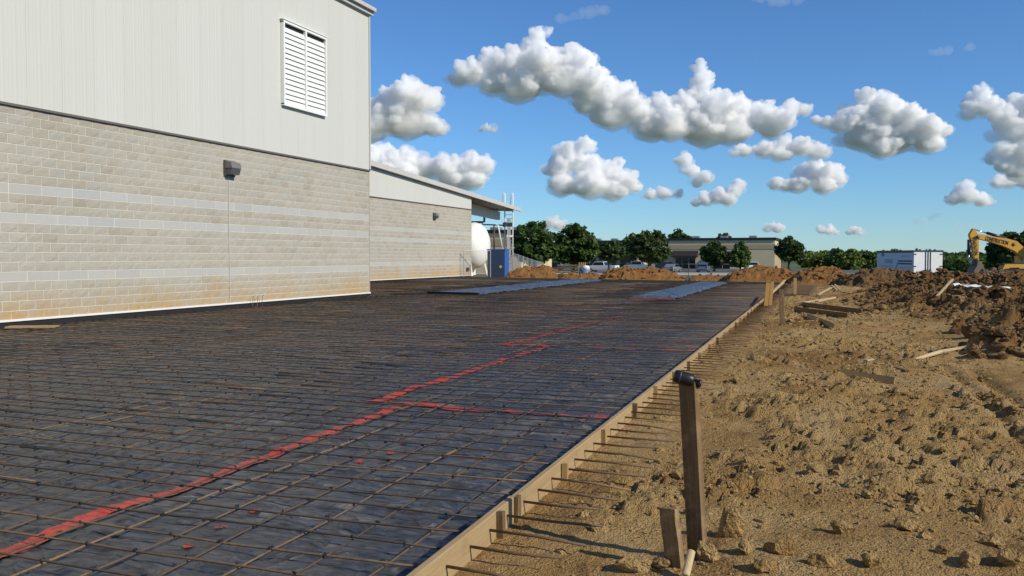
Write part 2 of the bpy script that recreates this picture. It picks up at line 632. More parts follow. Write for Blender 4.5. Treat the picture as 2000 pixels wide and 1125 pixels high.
# mounds of the dug ground on the right: centre x, y, radii, height
MOUNDS = [
    (3.6, 29.5, 3.0, 5.0, 0.34), (6.4, 33.0, 3.5, 6.0, 0.44), (3.1, 35.5, 2.0, 4.0, 0.42), (8.5, 40.0, 5.0, 6.0, 0.36),
    (4.0, 22.0, 2.0, 3.4, 0.28), (2.1, 25.0, 1.5, 2.2, 0.14), (6.4, 25.0, 3.0, 5.0, 0.38),
    (2.25, 14.35, 0.55, 0.65, 0.30), (3.3, 15.6, 0.9, 1.5, 0.30), (3.7, 18.4, 1.4, 2.0, 0.26), (9.0, 30.0, 4.0, 9.0, 0.35),
    (0.95, 21.0, 0.9, 1.2, 0.07), (-0.6, 17.8, 0.5, 0.8, 0.10), (-0.2, 26.0, 0.8, 1.6, 0.08),
    (0.9, 12.0, 0.55, 0.6, 0.07), (0.55, 9.6, 0.40, 0.30, 0.06), (-0.45, 9.2, 0.5, 0.9, 0.09), (0.35, 6.4, 0.5, 1.1, 0.06),
    (0.0, 4.2, 0.8, 0.8, 0.08), (0.9, 4.6, 0.7, 0.5, 0.07), (-0.5, 6.6, 0.45, 0.7, 0.06),
]
def dirt_h(X, Y, soil=False):
    d = X - board_x(Y)                                       # metres out from the form
    near = np.clip(d / 0.75, 0, 1)
    Z = 0.035 + 0.09 * (fbm2(X * 0.7, Y * 0.5, 11, 3) - 0.5) * near
    M = np.zeros_like(X)
    for cx, cy, rx, ry, h in MOUNDS:
        q = ((X - cx) / rx) ** 2 + ((Y - cy) / ry) ** 2
        M = M + h * np.exp(-q * 1.3)
    rgh = np.clip((M - 0.09) / 0.18, 0, 1)
    Z = Z + M * (0.80 + 0.5 * (fbm2(X * 1.3, Y * 1.3, 41, 3) - 0.5))
    patch = np.clip((fbm2(X * 0.9, Y * 0.7, 5, 4) - 0.552) * 9, 0, 1)
    amt = patch * near
    Z = Z + cells2(X, Y, 0.15, 61) * 0.075 * amt + cells2(X + 3, Y + 5, 0.07, 63) * 0.022 * (0.06 + 0.94 * amt) * (0.3 + 0.7 * near)
    Z = Z + cells2(X, Y, 0.46, 81) * 0.26 * rgh + cells2(X + 2, Y, 0.20, 83) * 0.12 * rgh + cells2(X, Y + 2, 0.09, 84) * 0.05 * rgh
    Z = Z + 0.022 * (fbm2(X * 5, Y * 5, 93, 3) - 0.5) * (0.3 + 0.7 * near) + 0.016 * (fbm2(X * 17, Y * 17, 91, 2) - 0.5)
    # tyre ruts with tread bars
    for rx in (1.42, 1.72):
        k = np.exp(-((X - rx - 0.05 * np.sin(Y * 0.8)) / 0.10) ** 2) * np.clip((Y - 6.6) / 0.6, 0, 1) * np.clip((13.2 - Y) / 0.8, 0, 1)
        Z = Z - k * (0.060 + 0.026 * np.sin(Y * 2 * math.pi / 0.23 + (X - rx) * 14))
    return (Z, rgh) if soil else Z

def dirt_sheet():
    ys = [1.2]
    while ys[-1] < 47.5:
        ys.append(ys[-1] + max(0.018, 0.0062 * ys[-1]))
    ys = np.array(ys)
    t = np.linspace(0, 1, 300)
    t = np.concatenate([t, 1 + np.cumsum(np.linspace(0.004, 0.12, 16))])
    T, Y = np.meshgrid(t, ys)
    L = board_x(Y) + 0.006
    inb = (Y > EXT_Y0 - 0.1) & (Y < EXT_Y1 + 0.1)
    L = np.where(inb, EXT_X + 0.006, L)
    X = L + T * (0.36 * Y + 3.4)
    Z, rg = dirt_h(X, Y, True)
    me = np_mesh('dirt_ground', np.stack([X, Y, Z], -1).reshape(-1, 3), grid_faces(*X.shape))
    me.attributes.new('soil', 'FLOAT', 'POINT').data.foreach_set('value', np.clip(rg * 1.3 - 0.25, 0, 1).astype(np.float32).ravel())
    tag(link('dirt_ground', me, MAT['dirt']), kind='structure')
dirt_sheet()

# ------------------------------------------------------------------ black vapour sheet over the pad
def sheet_h(X, Y):
    wx = X + 0.25 * (fbm2(X * 1.1, Y * 1.1, 21, 2) - 0.5)
    wy = Y + 0.25 * (fbm2(X * 1.1 + 9, Y * 1.1, 23, 2) - 0.5)
    Z = 0.030 * (fbm2(X * 0.5, Y * 0.8, 31, 2) - 0.5)
    for s, a, sd in ((2.2, 0.026, 1), (4.7, 0.018, 2), (9.0, 0.010, 3)):
        n = vn2(wx * s * 0.55, wy * s, 100 + sd)
        Z = Z + a * (1 - np.abs(2 * n - 1)) ** 2
    k = vn2((wx * 0.8 + wy * 0.6) * 3.0, (wy * 0.8 - wx * 0.6) * 1.2, 131)
    Z = Z + 0.010 * (1 - np.abs(2 * k - 1)) ** 3
    return Z - 0.008

SHEET = {}
def sheet_z(X, Y):
    """height of the sheet as it was meshed"""
    ys, d, Z = SHEET['ys'], SHEET['d'], SHEET['Z']
    D = board_x(Y) - 0.03 - X
    i = np.clip(np.searchsorted(ys, Y) - 1, 0, len(ys) - 2); j = np.clip(np.searchsorted(d, D) - 1, 0, len(d) - 2)
    a = np.clip((Y - ys[i]) / (ys[i + 1] - ys[i]), 0, 1); b = np.clip((D - d[j]) / (d[j + 1] - d[j]), 0, 1)
    return (Z[i, j] * (1 - b) + Z[i, j + 1] * b) * (1 - a) + (Z[i + 1, j] * (1 - b) + Z[i + 1, j + 1] * b) * a
def plastic():
    ys = [0.6]
    while ys[-1] < 54.5:
        ys.append(ys[-1] + max(0.020, 0.0058 * ys[-1]))
    ys = np.array(ys)
    d = [0.0]
    while d[-1] < 23.5:
        d.append(d[-1] + max(0.034, 0.012 * d[-1]))
    d = np.array(d)[::-1]
    D, Y = np.meshgrid(d, ys)
    X = board_x(Y) - 0.03 - D
    Z = sheet_h(X, Y)
    SHEET.update(ys=ys, d=d[::-1], Z=Z[:, ::-1])
    I = grid_faces(*X.shape)
    V = np.stack([X, Y, Z], -1).reshape(-1, 3)
    cen = V[I].mean(1)
    keep = (cen[:, 1] < far_y(cen[:, 0]) - 0.03) & ((cen[:, 0] > -15.99) | ((cen[:, 1] > 28.72) & (cen[:, 0] > -24.25)))
    me = np_mesh('plastic_sheet', V, I[keep])
    tag(link('plastic_sheet', me, MAT['vapour_sheet']), 'wrinkled black plastic vapour sheet covering the whole slab pad under the rebar', 'plastic sheet')
    # side bay
    xs = np.linspace(-2.2, EXT_X - 0.03, 26); ys = np.linspace(EXT_Y0, EXT_Y1, 90)
    X, Y = np.meshgrid(xs, ys)
    V = np.stack([X, Y, sheet_h(X, Y) + 0.004], -1).reshape(-1, 3)
    I = grid_faces(*X.shape)
    cen = V[I].mean(1)
    I = I[cen[:, 0] > board_x(cen[:, 1]) + 0.06]
    tag(link('plastic_sheet', np_mesh('bay_sheet', V, I), MAT['vapour_sheet']), 'small black plastic sheet in the side bay by the far stakes', 'plastic sheet')
plastic()

# ------------------------------------------------------------------ main building
BX, BY1, SLAB = -16.0, 28.7, 0.17
BLH, BLW = 0.2032, 0.4064
def block_mesh(k, seed, rough, w=BLW):
    r = random.Random(seed)
    nx, nz = (4, 3)
    hw, hh, j = w / 2 - 0.0075, BLH / 2 - 0.0075, 0.0
    mb = MB(); vs = []
    for iz in range(nz):
        for ix in range(nx):
            edge = ix in (0, nx - 1) or iz in (0, nz - 1)
            y = -hw + 2 * hw * ix / (nx - 1)
            z = -hh + 2 * hh * iz / (nz - 1)
            x = (0.0045 if edge else 0.006 + r.random() * 0.007) if rough else 0.0055
            if rough:
                x += r.random() * 0.006
                if not edge:
                    y += r.uniform(-0.03, 0.03); z += r.uniform(-0.02, 0.02)
            vs.append((x, y, z))
    fs = []
    for iz in range(nz - 1):
        for ix in range(nx - 1):
            a = iz * nx + ix
            fs.append((a, a + 1, a + nx + 1, a + nx))
    per = list(range(nx)) + [nx * 2 - 1, nx * 3 - 1] + list(range(nx * 3 - 2, nx * 2 - 1, -1)) + [nx]
    bk = []
    for i in per:
        bk.append(len(vs)); vs.append((-0.03, vs[i][1], vs[i][2]))
    for i in range(len(per)):
        j2 = (i + 1) % len(per)
        fs.append((per[j2], per[i], bk[i], bk[j2]))
    mb.add(vs, fs)
    return mb

def masonry(parent, x, y0, y1, courses, bands, limit, vis0, joint=None):
    var = [block_mesh(k, 50 + k, True) for k in range(7)]
    flat = block_mesh(9, 5, False)
    mv = [v.mesh('block') for v in var]; mf = flat.mesh('block')
    for m in mv: m.materials.append(MAT['split_block'])
    mf.materials.append(MAT['smooth_block'])
    cells = []
    for c in range(courses):
        z = SLAB + BLH * (c + 0.5)
        w = BLW * (2 if c in bands else 1)
        y = y1 - w / 2 + (w / 2 if c % 2 else 0)
        while y > y0:
            yc, ww = y, w
            if yc + ww / 2 > y1:
                ww = y1 - (yc - ww / 2); yc = y1 - ww / 2
            cells.append((yc, z, ww, c in bands))
            y -= w
    order = sorted([q for q in cells if q[0] > vis0], key=lambda q: q[0])
    single = set(order[:limit])
    rest = {True: MB(), False: MB()}
    for yc, z, ww, sm in cells:
        k = random.randrange(7)
        if (yc, z, ww, sm) in single:
            o = link('block', mf if sm else mv[k], None, parent, True)
            o.location = Vector((x, yc, z)) - parent.location
            o.scale = (1, ww / BLW if ww == BLW else (ww - 0.01) / (BLW - 0.01), 1)
        else:
            src = flat if sm else var[k]
            sc = (ww - 0.01) / (BLW - 0.01)
            rest[sm].add([(x + a, yc + b * sc, z + c_) for a, b, c_ in src.v], src.f)
    tag(put('block_field', rest[False], MAT['split_block'], parent), kind='stuff')
    tag(put('band_field', rest[True], MAT['smooth_block'], parent), kind='stuff')

main_b = thing('warehouse_building', (BX, BY1, 0), 'tall warehouse with pale metal siding over a split face block base', 'building')
BTOP = SLAB + 22 * BLH                     # 4.64
ROOF = 10.25
c = MB()
c.box(((BX + 0.002 + -44) / 2, (BY1 - 30) / 2 - 0.01, (SLAB + BTOP) / 2), (-44 - BX - 0.002, BY1 + 30 - 0.02, BTOP - SLAB))
put('mortar_backing', c, MAT['mortar'], main_b)
c = MB()
c.box(((BX - 0.06 - 44) / 2, (BY1 - 30) / 2 - 0.02, (BTOP + ROOF) / 2), (-44 - BX + 0.06, BY1 + 30 - 0.04, ROOF - BTOP))
put('upper_core', c, MAT['trim_grey'], main_b)
masonry(main_b, BX, 4.0, BY1, 22, (4, 10, 13), 300, 13.0)
# end wall plates so that the corner reads solid from the side
c = MB(); c.box((BX - 4, BY1 + 0.006, (SLAB + BTOP) / 2), (8.03, 0.03, BTOP - SLAB - 0.004)); put('end_wall', c, MAT['split_block'], main_b)
# control joint
c = MB(); c.box((BX + 0.024, 20.7, (SLAB + BTOP) / 2 - 0.3), (0.012, 0.013, BTOP - SLAB - 0.7)); put('control_joint', c, MAT['mortar'], main_b)
# slab edge and white flashing at the foot
c = MB(); c.box((BX - 0.15, (BY1 - 30) / 2, SLAB / 2 - 0.03), (0.33, BY1 + 30 + 0.01, SLAB + 0.02)); put('slab_edge', c, MAT['black_coat'], main_b)
c = MB(); c.box((BX + 0.022, (BY1 + 2) / 2, SLAB + 0.008), (0.055, BY1 - 2 + 0.03, 0.045)); put('base_flashing', c, MAT['flashing_white'], main_b)
# ribbed metal panels, 0.91 m each
def panel_mesh(h0, h1a, h1b, wd=0.91):
    mb = MB()
    prof = [(0, 0.0), (0.018, 0.0035), (0.05, 0.0035), (0.066, 0.0)]
    pts = []
    for r0 in (0.0, 0.3033, 0.6067):
        for i, (a, b) in enumerate(prof):
            if i == 0 or True:
                pts.append((r0 + a, b))
        for s in (0.14, 0.21):
            pts += [(r0 + s, 0.0), (r0 + s + 0.01, 0.002), (r0 + s + 0.025, 0.002), (r0 + s + 0.035, 0.0)]
    pts.append((wd - 0.004, 0.0))
    vs, fs = [], []
    for a, b in pts:
        top = h1a + (h1b - h1a) * a / wd
        vs += [(b, a, h0), (b, a, top), (b - 0.03 - b, a, h0), (b - 0.03 - b, a, top)]
    n = len(pts)
    for i in range(n - 1):
        p, q = i * 4, i * 4 + 4
        fs += [(p, q, q + 1, p + 1), (p + 2, p + 3, q + 3, q + 2), (p, p + 2, q + 2, q), (p + 1, q + 1, q + 3, p + 3)]
    fs += [(0, 1, 3, 2), (n * 4 - 4, n * 4 - 2, n * 4 - 1, n * 4 - 3)]
    return mb.add(vs, fs)
pm = panel_mesh(BTOP + 0.02, ROOF, ROOF).mesh('panel'); pm.materials.append(MAT['wall_panel'])
y = BY1 - 0.91
while y > 3:
    o = link('metal_panel', pm, None, main_b, True)
    o.location = Vector((BX + 0.02, y, 0)) - main_b.location
    y -= 0.91
c = MB(); c.box((BX + 0.0, (BY1 - 30) / 2, BTOP - 0.012), (0.13, BY1 + 30 + 0.03, 0.05)); put('drip_edge', c, MAT['trim_dark'], main_b)
c = MB(); c.box((BX + 0.03, BY1 + 0.005, (BTOP + ROOF) / 2 + 0.02), (0.09, 0.05, ROOF - BTOP - 0.04)); put('corner_trim', c, MAT['wall_panel'], main_b)
# eave trim and roof
c = MB()
for dz, dx, hh in ((0.00, 0.10, 0.14), (0.13, 0.22, 0.13)):
    c.box((BX + dx / 2, (BY1 + 0.15 - 30) / 2, ROOF + dz + hh / 2 - 0.02), (dx + 0.1, BY1 + 30.15, hh))
put('eave_trim', c, MAT['trim_grey'], main_b)
c = MB(); c.box((-30, (BY1 - 30) / 2, ROOF + 0.2), (28.2, BY1 + 30.1, 0.12)); put('roof', c, MAT['trim_grey'], main_b)
# louvred vent
lv = bpy.data.objects.new('louver', None); COL.objects.link(lv); lv.parent = main_b
lv.location = Vector((BX, 23.28, 6.16)) - main_b.location
LW, LH = 2.38, 2.52
c = MB(); c.box((0.045, LW / 2, LH / 2), (0.012, LW - 0.04, LH - 0.04)); put('backing', c, MAT['black_coat'], lv, True)
c = MB()
for yy in (0.0, LW):
    c.box((0.085, yy, LH / 2), (0.11, 0.07, LH))
for zz in (0.0, LH):
    c.box((0.0865, LW / 2, zz), (0.113, LW + 0.07, 0.07))
c.box((0.09, LW / 2, LH + 0.06), (0.16, LW + 0.16, 0.03))
put('frame', c, MAT['louver_white'], lv, True)
c = MB(); c.box((0.088, LW / 2, LH / 2), (0.117, 0.085, LH - 0.07)); put('mullion', c, MAT['louver_white'], lv, True)
bl = MB()
bl.box((0.085, 0, 0), (0.014, LW / 2 - 0.09, 0.158), M=Matrix.Rotation(R(-17), 3, 'Y'))
blm = bl.mesh('blade'); blm.materials.append(MAT['louver_white'])
for s in (0.25, 0.75):
    for k in range(15):
        o = link('blade', blm, None, lv, True)
        o.location = (0.0, LW * s, 0.11 + k * 0.1555)

# ------------------------------------------------------------------ lower wing with open canopy end
WX, WY1, RY1 = -24.3, 58.3, 68.2
WTOP = SLAB + 23 * BLH                    # 4.84
def wroof(y):
    return CAM_H + 5.12 - 0.0546 * (y - 43.6)
wing = thing('wing_building', (WX, WY1, 0), 'lower block wing with pale metal gable and sloping roof ending in a canopy', 'building')
c = MB(); c.box(((WX + 0.002 - 44) / 2, (BY1 + WY1) / 2, (SLAB + WTOP) / 2), (-44 - WX - 0.002, WY1 - BY1 - 0.02, WTOP - SLAB)); put('mortar_backing', c, MAT['mortar'], wing)
masonry(wing, WX, 34.0, WY1, 23, (4, 11, 14), 0, 0)
c = MB(); c.box((WX - 6, WY1 - 0.004, (SLAB + WTOP) / 2), (12.02, 0.03, WTOP - SLAB - 0.003)); put('end_wall', c, MAT['split_block'], wing)
c = MB(); c.box((WX - 0.15, (28.7 + WY1) / 2, SLAB / 2 - 0.03), (0.33, WY1 - 28.7, SLAB + 0.02)); put('slab_edge', c, MAT['black_coat'], wing)
c = MB(); c.box((WX + 0.022, (34 + WY1) / 2, SLAB + 0.006), (0.055, WY1 - 34, 0.04)); put('base_flashing', c, MAT['flashing_white'], wing)
y = WY1 - 0.91
while y > 33:
    p = panel_mesh(WTOP + 0.02, wroof(y), wroof(y + 0.91))
    o = put('metal_panel', p, MAT['wall_panel'], wing, True)
    o.location = Vector((WX + 0.02, y, 0)) - wing.location
    y -= 0.91
c = MB()
c.prism([(33, WTOP + 0.02), (WY1 - 0.02, WTOP + 0.02), (WY1 - 0.02, wroof(WY1) - 0.05), (33, wroof(33) - 0.05)], -44, WX - 0.02, lambda p, q, t: (t, p, q))
put('upper_core', c, MAT['trim_grey'], wing)
c = MB(); c.box((WX + 0.0, (33 + WY1) / 2, WTOP - 0.01), (0.12, WY1 - 33, 0.05)); put('drip_edge', c, MAT['trim_dark'], wing)
c = MB()
c.prism([(33, wroof(33)), (RY1, wroof(RY1)), (RY1, wroof(RY1) + 0.07), (33, wroof(33) + 0.07)], -44, WX + 0.26, lambda p, q, t: (t, p, q))
put('roof', c, MAT['trim_grey'], wing)
c = MB()
c.prism([(33, wroof(33) - 0.13), (RY1 + 0.02, wroof(RY1) - 0.13), (RY1 + 0.02, wroof(RY1) + 0.16), (33, wroof(33) + 0.16)], WX + 0.18, WX + 0.30, lambda p, q, t: (t, p, q))
put('rake_trim', c, MAT['trim_grey'], wing)
c = MB()
c.prism([(WY1, wroof(WY1) - 1.05), (RY1 - 1.2, wroof(RY1) - 0.80), (RY1 - 0.7, wroof(RY1) - 0.80), (RY1 - 0.7, wroof(RY1) - 0.15), (WY1, wroof(WY1) - 0.15)], WX - 1.5, WX - 1.3, lambda p, q, t: (t, p, q))
put('canopy_beam', c, MAT['trim_grey'], wing)
for k in range(12):
    c = MB(); yy = WY1 + 0.5 + k * 0.78
    c.box((-32, yy, wroof(yy) - 0.07), (15.0, 0.07, 0.12)); put('purlin', c, MAT['trim_grey'], wing)
def hcol(x, y, z0, z1, name='column'):
    c = MB()
    c.box((x, y, (z0 + z1) / 2), (0.012, 0.26, z1 - z0)); c.box((x, y - 0.136, (z0 + z1) / 2), (0.2, 0.012, z1 - z0)); c.box((x, y + 0.136, (z0 + z1) / 2), (0.2, 0.012, z1 - z0))
    c.box((x, y, z0 + 0.01), (0.36, 0.40, 0.02))
    put(name, c, MAT['white_paint'], wing)
hcol(WX - 0.30, RY1 - 1.35, 0.0, wroof(RY1) - 0.78)
hcol(-35, RY1 - 1.35, 0.0, wroof(RY1) - 0.15)

# ------------------------------------------------------------------ lumpy cumulus clouds, kilometres away
def m_cloud(key):
    t = NT(key)
    t.n.remove(t.b)
    v = t.node('ShaderNodeVolumePrincipled')
    v.inputs['Color'].default_value = (1, 1, 1, 1)
    v.inputs['Density'].default_value = CLOUD_DENS
    v.inputs['Anisotropy'].default_value = 0.0
    t.l.new(v.outputs[0], t.n['Material Output'].inputs['Volume'])
    MAT[key] = t.m
for key, CLOUD_DENS in (('cloud_near', 0.075), ('cloud_mid', 0.048), ('cloud_far', 0.031), ('fringe_near', 0.018), ('fringe_mid', 0.012), ('fringe_far', 0.0075), ('wisp', 0.0028)):
    m_cloud(key)
CLOUDS = [
 ('white cumulus cloud rising behind the warehouse corner', [(800,192,36),(765,208,30),(832,200,28),(790,235,42),(742,240,34),(845,250,20),(712,250,38),(700,225,40),(862,258,9)]),
 ('billowing white cloud just above the wing roof', [(745,308,30),(797,312,22),(830,332,25),(865,328,25),(915,326,30),(945,326,20),(890,352,28),(780,335,35),(715,312,38),(925,352,22)]),
 ('large cumulus cloud with a small turret on top, left of centre', [(1052,74,15),(1070,66,7),(1040,92,18),(1030,112,24),(962,132,34),(920,148,28),(893,160,15),(1002,132,36),(1060,132,42),(1120,128,34),(1145,118,16),(1098,160,40),(1150,168,34),(1012,172,38),(962,170,24),(1180,190,36),(1214,196,34),(1238,216,26),(1190,225,34),(1150,205,26),(1165,150,18)]),
 ('long cumulus cloud with a tall turret over the tan building', [(1362,138,13),(1370,155,13),(1364,168,18),(1360,192,23),(1330,215,32),(1292,215,28),(1400,215,32),(1442,213,28),(1482,230,30),(1520,238,26),(1300,247,36),(1370,250,42),(1430,252,36),(1272,252,32),(1500,256,20),(1540,216,18),(1568,219,11),(1250,240,24)]),
 ('flat small cloud tucked under the long cumulus', [(1490,295,18),(1530,285,17),(1560,290,19),(1594,298,16),(1452,297,11),(1520,305,16),(1610,301,10),(1432,302,7)]),
 ('big rounded cumulus cloud right of the tan building', [(1720,202,25),(1680,195,16),(1690,220,28),(1730,225,38),(1770,240,32),(1800,256,28),(1825,258,18),(1660,232,24),(1640,245,20),(1612,243,12),(1592,239,6),(1700,260,40),(1750,275,32),(1800,280,26),(1720,290,24)]),
 ('low cumulus cloud above the corner of the tan building', [(1600,338,22),(1572,340,19),(1625,340,18),(1560,360,20),(1610,363,20),(1512,363,11),(1640,352,12),(1535,365,12)]),
 ('ragged cumulus cloud left of the tan building', [(1100,300,18),(1140,288,17),(1120,315,26),(1090,330,23),(1150,325,26),(1190,336,25),(1220,356,22),(1238,366,14),(1150,362,32),(1100,362,26),(1200,372,24),(1270,382,11),(1296,380,13),(1322,380,8)]),
 ('small leaning cloud between two larger ones', [(1335,318,11),(1350,334,13),(1370,350,13),(1360,360,9),(1384,352,7)]),
 ('small low cloud just above the tan building roof', [(1432,374,14),(1442,365,9),(1402,386,15),(1380,391,12),(1360,397,8),(1420,391,14)]),
 ('tall cumulus cloud cut by the right edge', [(1910,185,16),(1902,208,22),(1925,214,22),(1888,226,13),(1950,232,22),(1985,212,22),(2012,212,30),(1970,252,28),(2000,262,38),(1990,300,28),(1950,295,18),(1938,312,14),(1962,325,18),(2000,332,26),(2040,280,50)]),
 ('thin low cloud at the right edge above the excavator', [(1945,358,12),(1970,356,14),(1998,358,15),(2025,358,16)]),
 ('small peaked cloud left of the excavator arm', [(1880,368,12),(1884,384,16),(1860,391,11),(1914,393,13),(1932,396,7)]),
 ('tiny round cloud above the canopy roof', [(950,252,10),(962,256,6),(940,255,5)]),
 ('tiny puff low over the roof end', [(1508,442,8),(1520,447,9),(1498,449,6)]),
 ('tiny flat puff above the green shrubs', [(1605,451,7),(1618,452,9),(1632,455,5)]),
 ('tiny puff left of the white trailer', [(1668,452,7),(1680,457,5),(1658,456,4)]),
 ('pale puff behind the dark trees', [(1078,436,11),(1092,442,10),(1064,444,8)]),
]
import bmesh
_bm = bmesh.new(); bmesh.ops.create_icosphere(_bm, subdivisions=1, radius=1.0)
ICO_V = np.array([v.co[:] for v in _bm.verts]); ICO_F = np.array([[v.index for v in f.verts] for f in _bm.faces]); _bm.free()
def cloud_mesh(balls, vox, k, seed, amps, gain, name, ridged=True):
    VV, FF, cnt = [], [], 0
    for u, v, w, rad, sq in balls:
        P = ICO_V * (rad * 1.06)
        P[:, 2] = np.where(P[:, 2] < 0, P[:, 2] * sq, P[:, 2])
        VV.append(P + np.array((u, v, w))); FF.append(ICO_F + cnt); cnt += len(P)
    src = np_mesh('seed', np.concatenate(VV), np.concatenate(FF))
    tmp = bpy.data.objects.new('tmp', src)
    COL.objects.link(tmp)
    md = tmp.modifiers.new('r', 'REMESH')
    md.mode = 'VOXEL'
    md.voxel_size = vox * k
    me = bpy.data.meshes.new_from_object(tmp.evaluated_get(bpy.context.evaluated_depsgraph_get()))
    bpy.data.objects.remove(tmp); bpy.data.meshes.remove(src)
    n = len(me.vertices)
    P = np.empty(n * 3, np.float32); me.vertices.foreach_get('co', P); P = P.reshape(-1, 3).astype(np.float64)
    N = np.empty(n * 3, np.float32); me.vertices.foreach_get('normal', N); N = N.reshape(-1, 3)
    q = P / k
    d = np.zeros(n)
    for s, a, sd in amps:
        nn = vn3(q[:, 0] / s, q[:, 1] / s, q[:, 2] / s, seed * 7 + sd)
        d += a * ((1 - np.abs(2 * nn - 1) * 1.6) if ridged else (np.abs(2 * nn - 1) * 2.4 - 0.55))
    topw = np.clip((N[:, 2] + 0.6) / 1.0, 0.3, 1)
    P += N * (d * topw * k * gain)[:, None]
    me.vertices.foreach_set('co', P.astype(np.float32).ravel())
    me.update()
    me.name = name
    me.materials.clear()
    return me

def make_cloud(label, blobs, seed):
    base = max(y + r * 0.8 for x, y, r in blobs)
    el = (501 - base) / F
    dist = min(9000, max(2600, 620 / max(el, 0.02)))
    dist *= {5: 0.8, 14: 0.62, 15: 0.7, 8: 0.9}.get(seed, 1.0)
    k = dist / F
    cx = sum(b[0] for b in blobs) / len(blobs)
    r = random.Random(seed)
    core, fringe = [], []
    for x, y, rad in blobs:
        u, w, q = (x - cx) * k, (base - y) * k, rad * k
        dep = r.uniform(-0.5, 0.5) * q
        core.append((u, dep, w, q * 0.95, 0.45))
        core.append((u + r.uniform(-0.3, 0.3) * q, dep, w - q * 0.30, q * 1.0, 0.28))
        fringe.append((u + r.uniform(-0.25, 0.25) * q, dep, w - q * 0.24, q * 1.14, 0.62))
        for j in range(3):
            fringe.append((u + r.uniform(-1.35, 1.35) * q, dep + r.uniform(-0.6, 0.6) * q, w - q * r.uniform(0.0, 0.5), q * r.uniform(0.25, 0.6), 0.35))
        for j in range(12):
            a, b = r.uniform(0, 6.283), r.uniform(-0.35, 0.95)
            cc = math.sqrt(1 - b * b)
            rr = q * r.uniform(0.18, 0.46)
            su, sd_, sw = u + math.cos(a) * cc * q * 0.8, dep + math.sin(a) * cc * q * 1.1, w + b * q * 0.76
            core.append((su, sd_, sw, rr, 0.5))
            for j2 in range(4):
                a, b = r.uniform(0, 6.283), r.uniform(-0.2, 1.0)
                cc = math.sqrt(1 - b * b)
                core.append((su + math.cos(a) * cc * rr * 0.85, sd_ + math.sin(a) * cc * rr * 0.85, sw + b * rr * 0.85, rr * r.uniform(0.22, 0.5), 0.6))
    tier = 'near' if dist < 4000 else 'mid' if dist < 6500 else 'far'
    small = min(b[2] for b in blobs)
    me = cloud_mesh(core, max(1.3, min(1.8, small / 4.0)), k, seed, ((26, 6.0, 1), (12, 5.0, 2), (6.0, 3.6, 3)), 0.8, 'cloud', False)
    me.materials.append(MAT['cloud_' + tier])
    o = bpy.data.objects.new('cloud', me)
    COL.objects.link(o)
    o.location = (*W(cx, dist), HT(base, dist))
    o.rotation_euler = (0, 0, R(20))
    tag(o, label, 'cloud', 'cumulus clouds in the blue sky')
    mf = cloud_mesh(fringe, max(1.6, min(3.0, small / 3.0)), k, seed + 50, ((34, 8.0, 1), (15, 7.0, 2), (7, 4.0, 3)), 0.62, 'vapour_fringe')
    mf.materials.append(MAT['fringe_' + tier])
    link('vapour_fringe', mf, None, o, True)
    return len(me.vertices) + len(mf.vertices)
CN = 0
for i, (lb, bl_) in enumerate(CLOUDS):
    CN += make_cloud(lb, bl_, i + 1)
def wisp(label, blobs, seed, dist=5200):
    k = dist / F
    cx = sum(b[0] for b in blobs) / len(blobs); cy = sum(b[1] for b in blobs) / len(blobs)
    r = random.Random(seed)
    B = []
    for x, y, rad in blobs:
        for j in range(5):
            B.append(((x - cx + r.uniform(-1.2, 1.2) * rad) * k, r.uniform(-0.6, 0.6) * rad * k, (cy - y + r.uniform(-0.5, 0.5) * rad) * k, rad * k * r.uniform(0.6, 1.1), 0.6))
    me = cloud_mesh(B, 1.6, k, seed, ((18, 6.0, 1), (8, 5.0, 2)), 0.6, 'cloud')
    me.materials.append(MAT['wisp'])
    o = bpy.data.objects.new('cloud', me); COL.objects.link(o)
    o.location = (*W(cx, dist), HT(cy, dist)); o.rotation_euler = (0, 0, R(20))
    tag(o, label, 'cloud', 'cumulus clouds in the blue sky')
wisp('faint wispy cloud high above the large turreted cumulus', [(1100, 40, 9), (1125, 40, 8), (1150, 32, 11), (1170, 27, 11)], 71)
wisp('faint cloud cut by the top edge of the picture', [(1480, 8, 10), (1510, 6, 12), (1540, 8, 10)], 72)
wisp('faint wisp high at the right above the tall cumulus', [(1818, 108, 8), (1838, 104, 8), (1890, 96, 8)], 73)
wisp('faint wisp low between the trailer and the peaked cloud', [(1830, 428, 8), (1800, 440, 7), (1862, 440, 8), (1900, 446, 9)], 74, 7500)

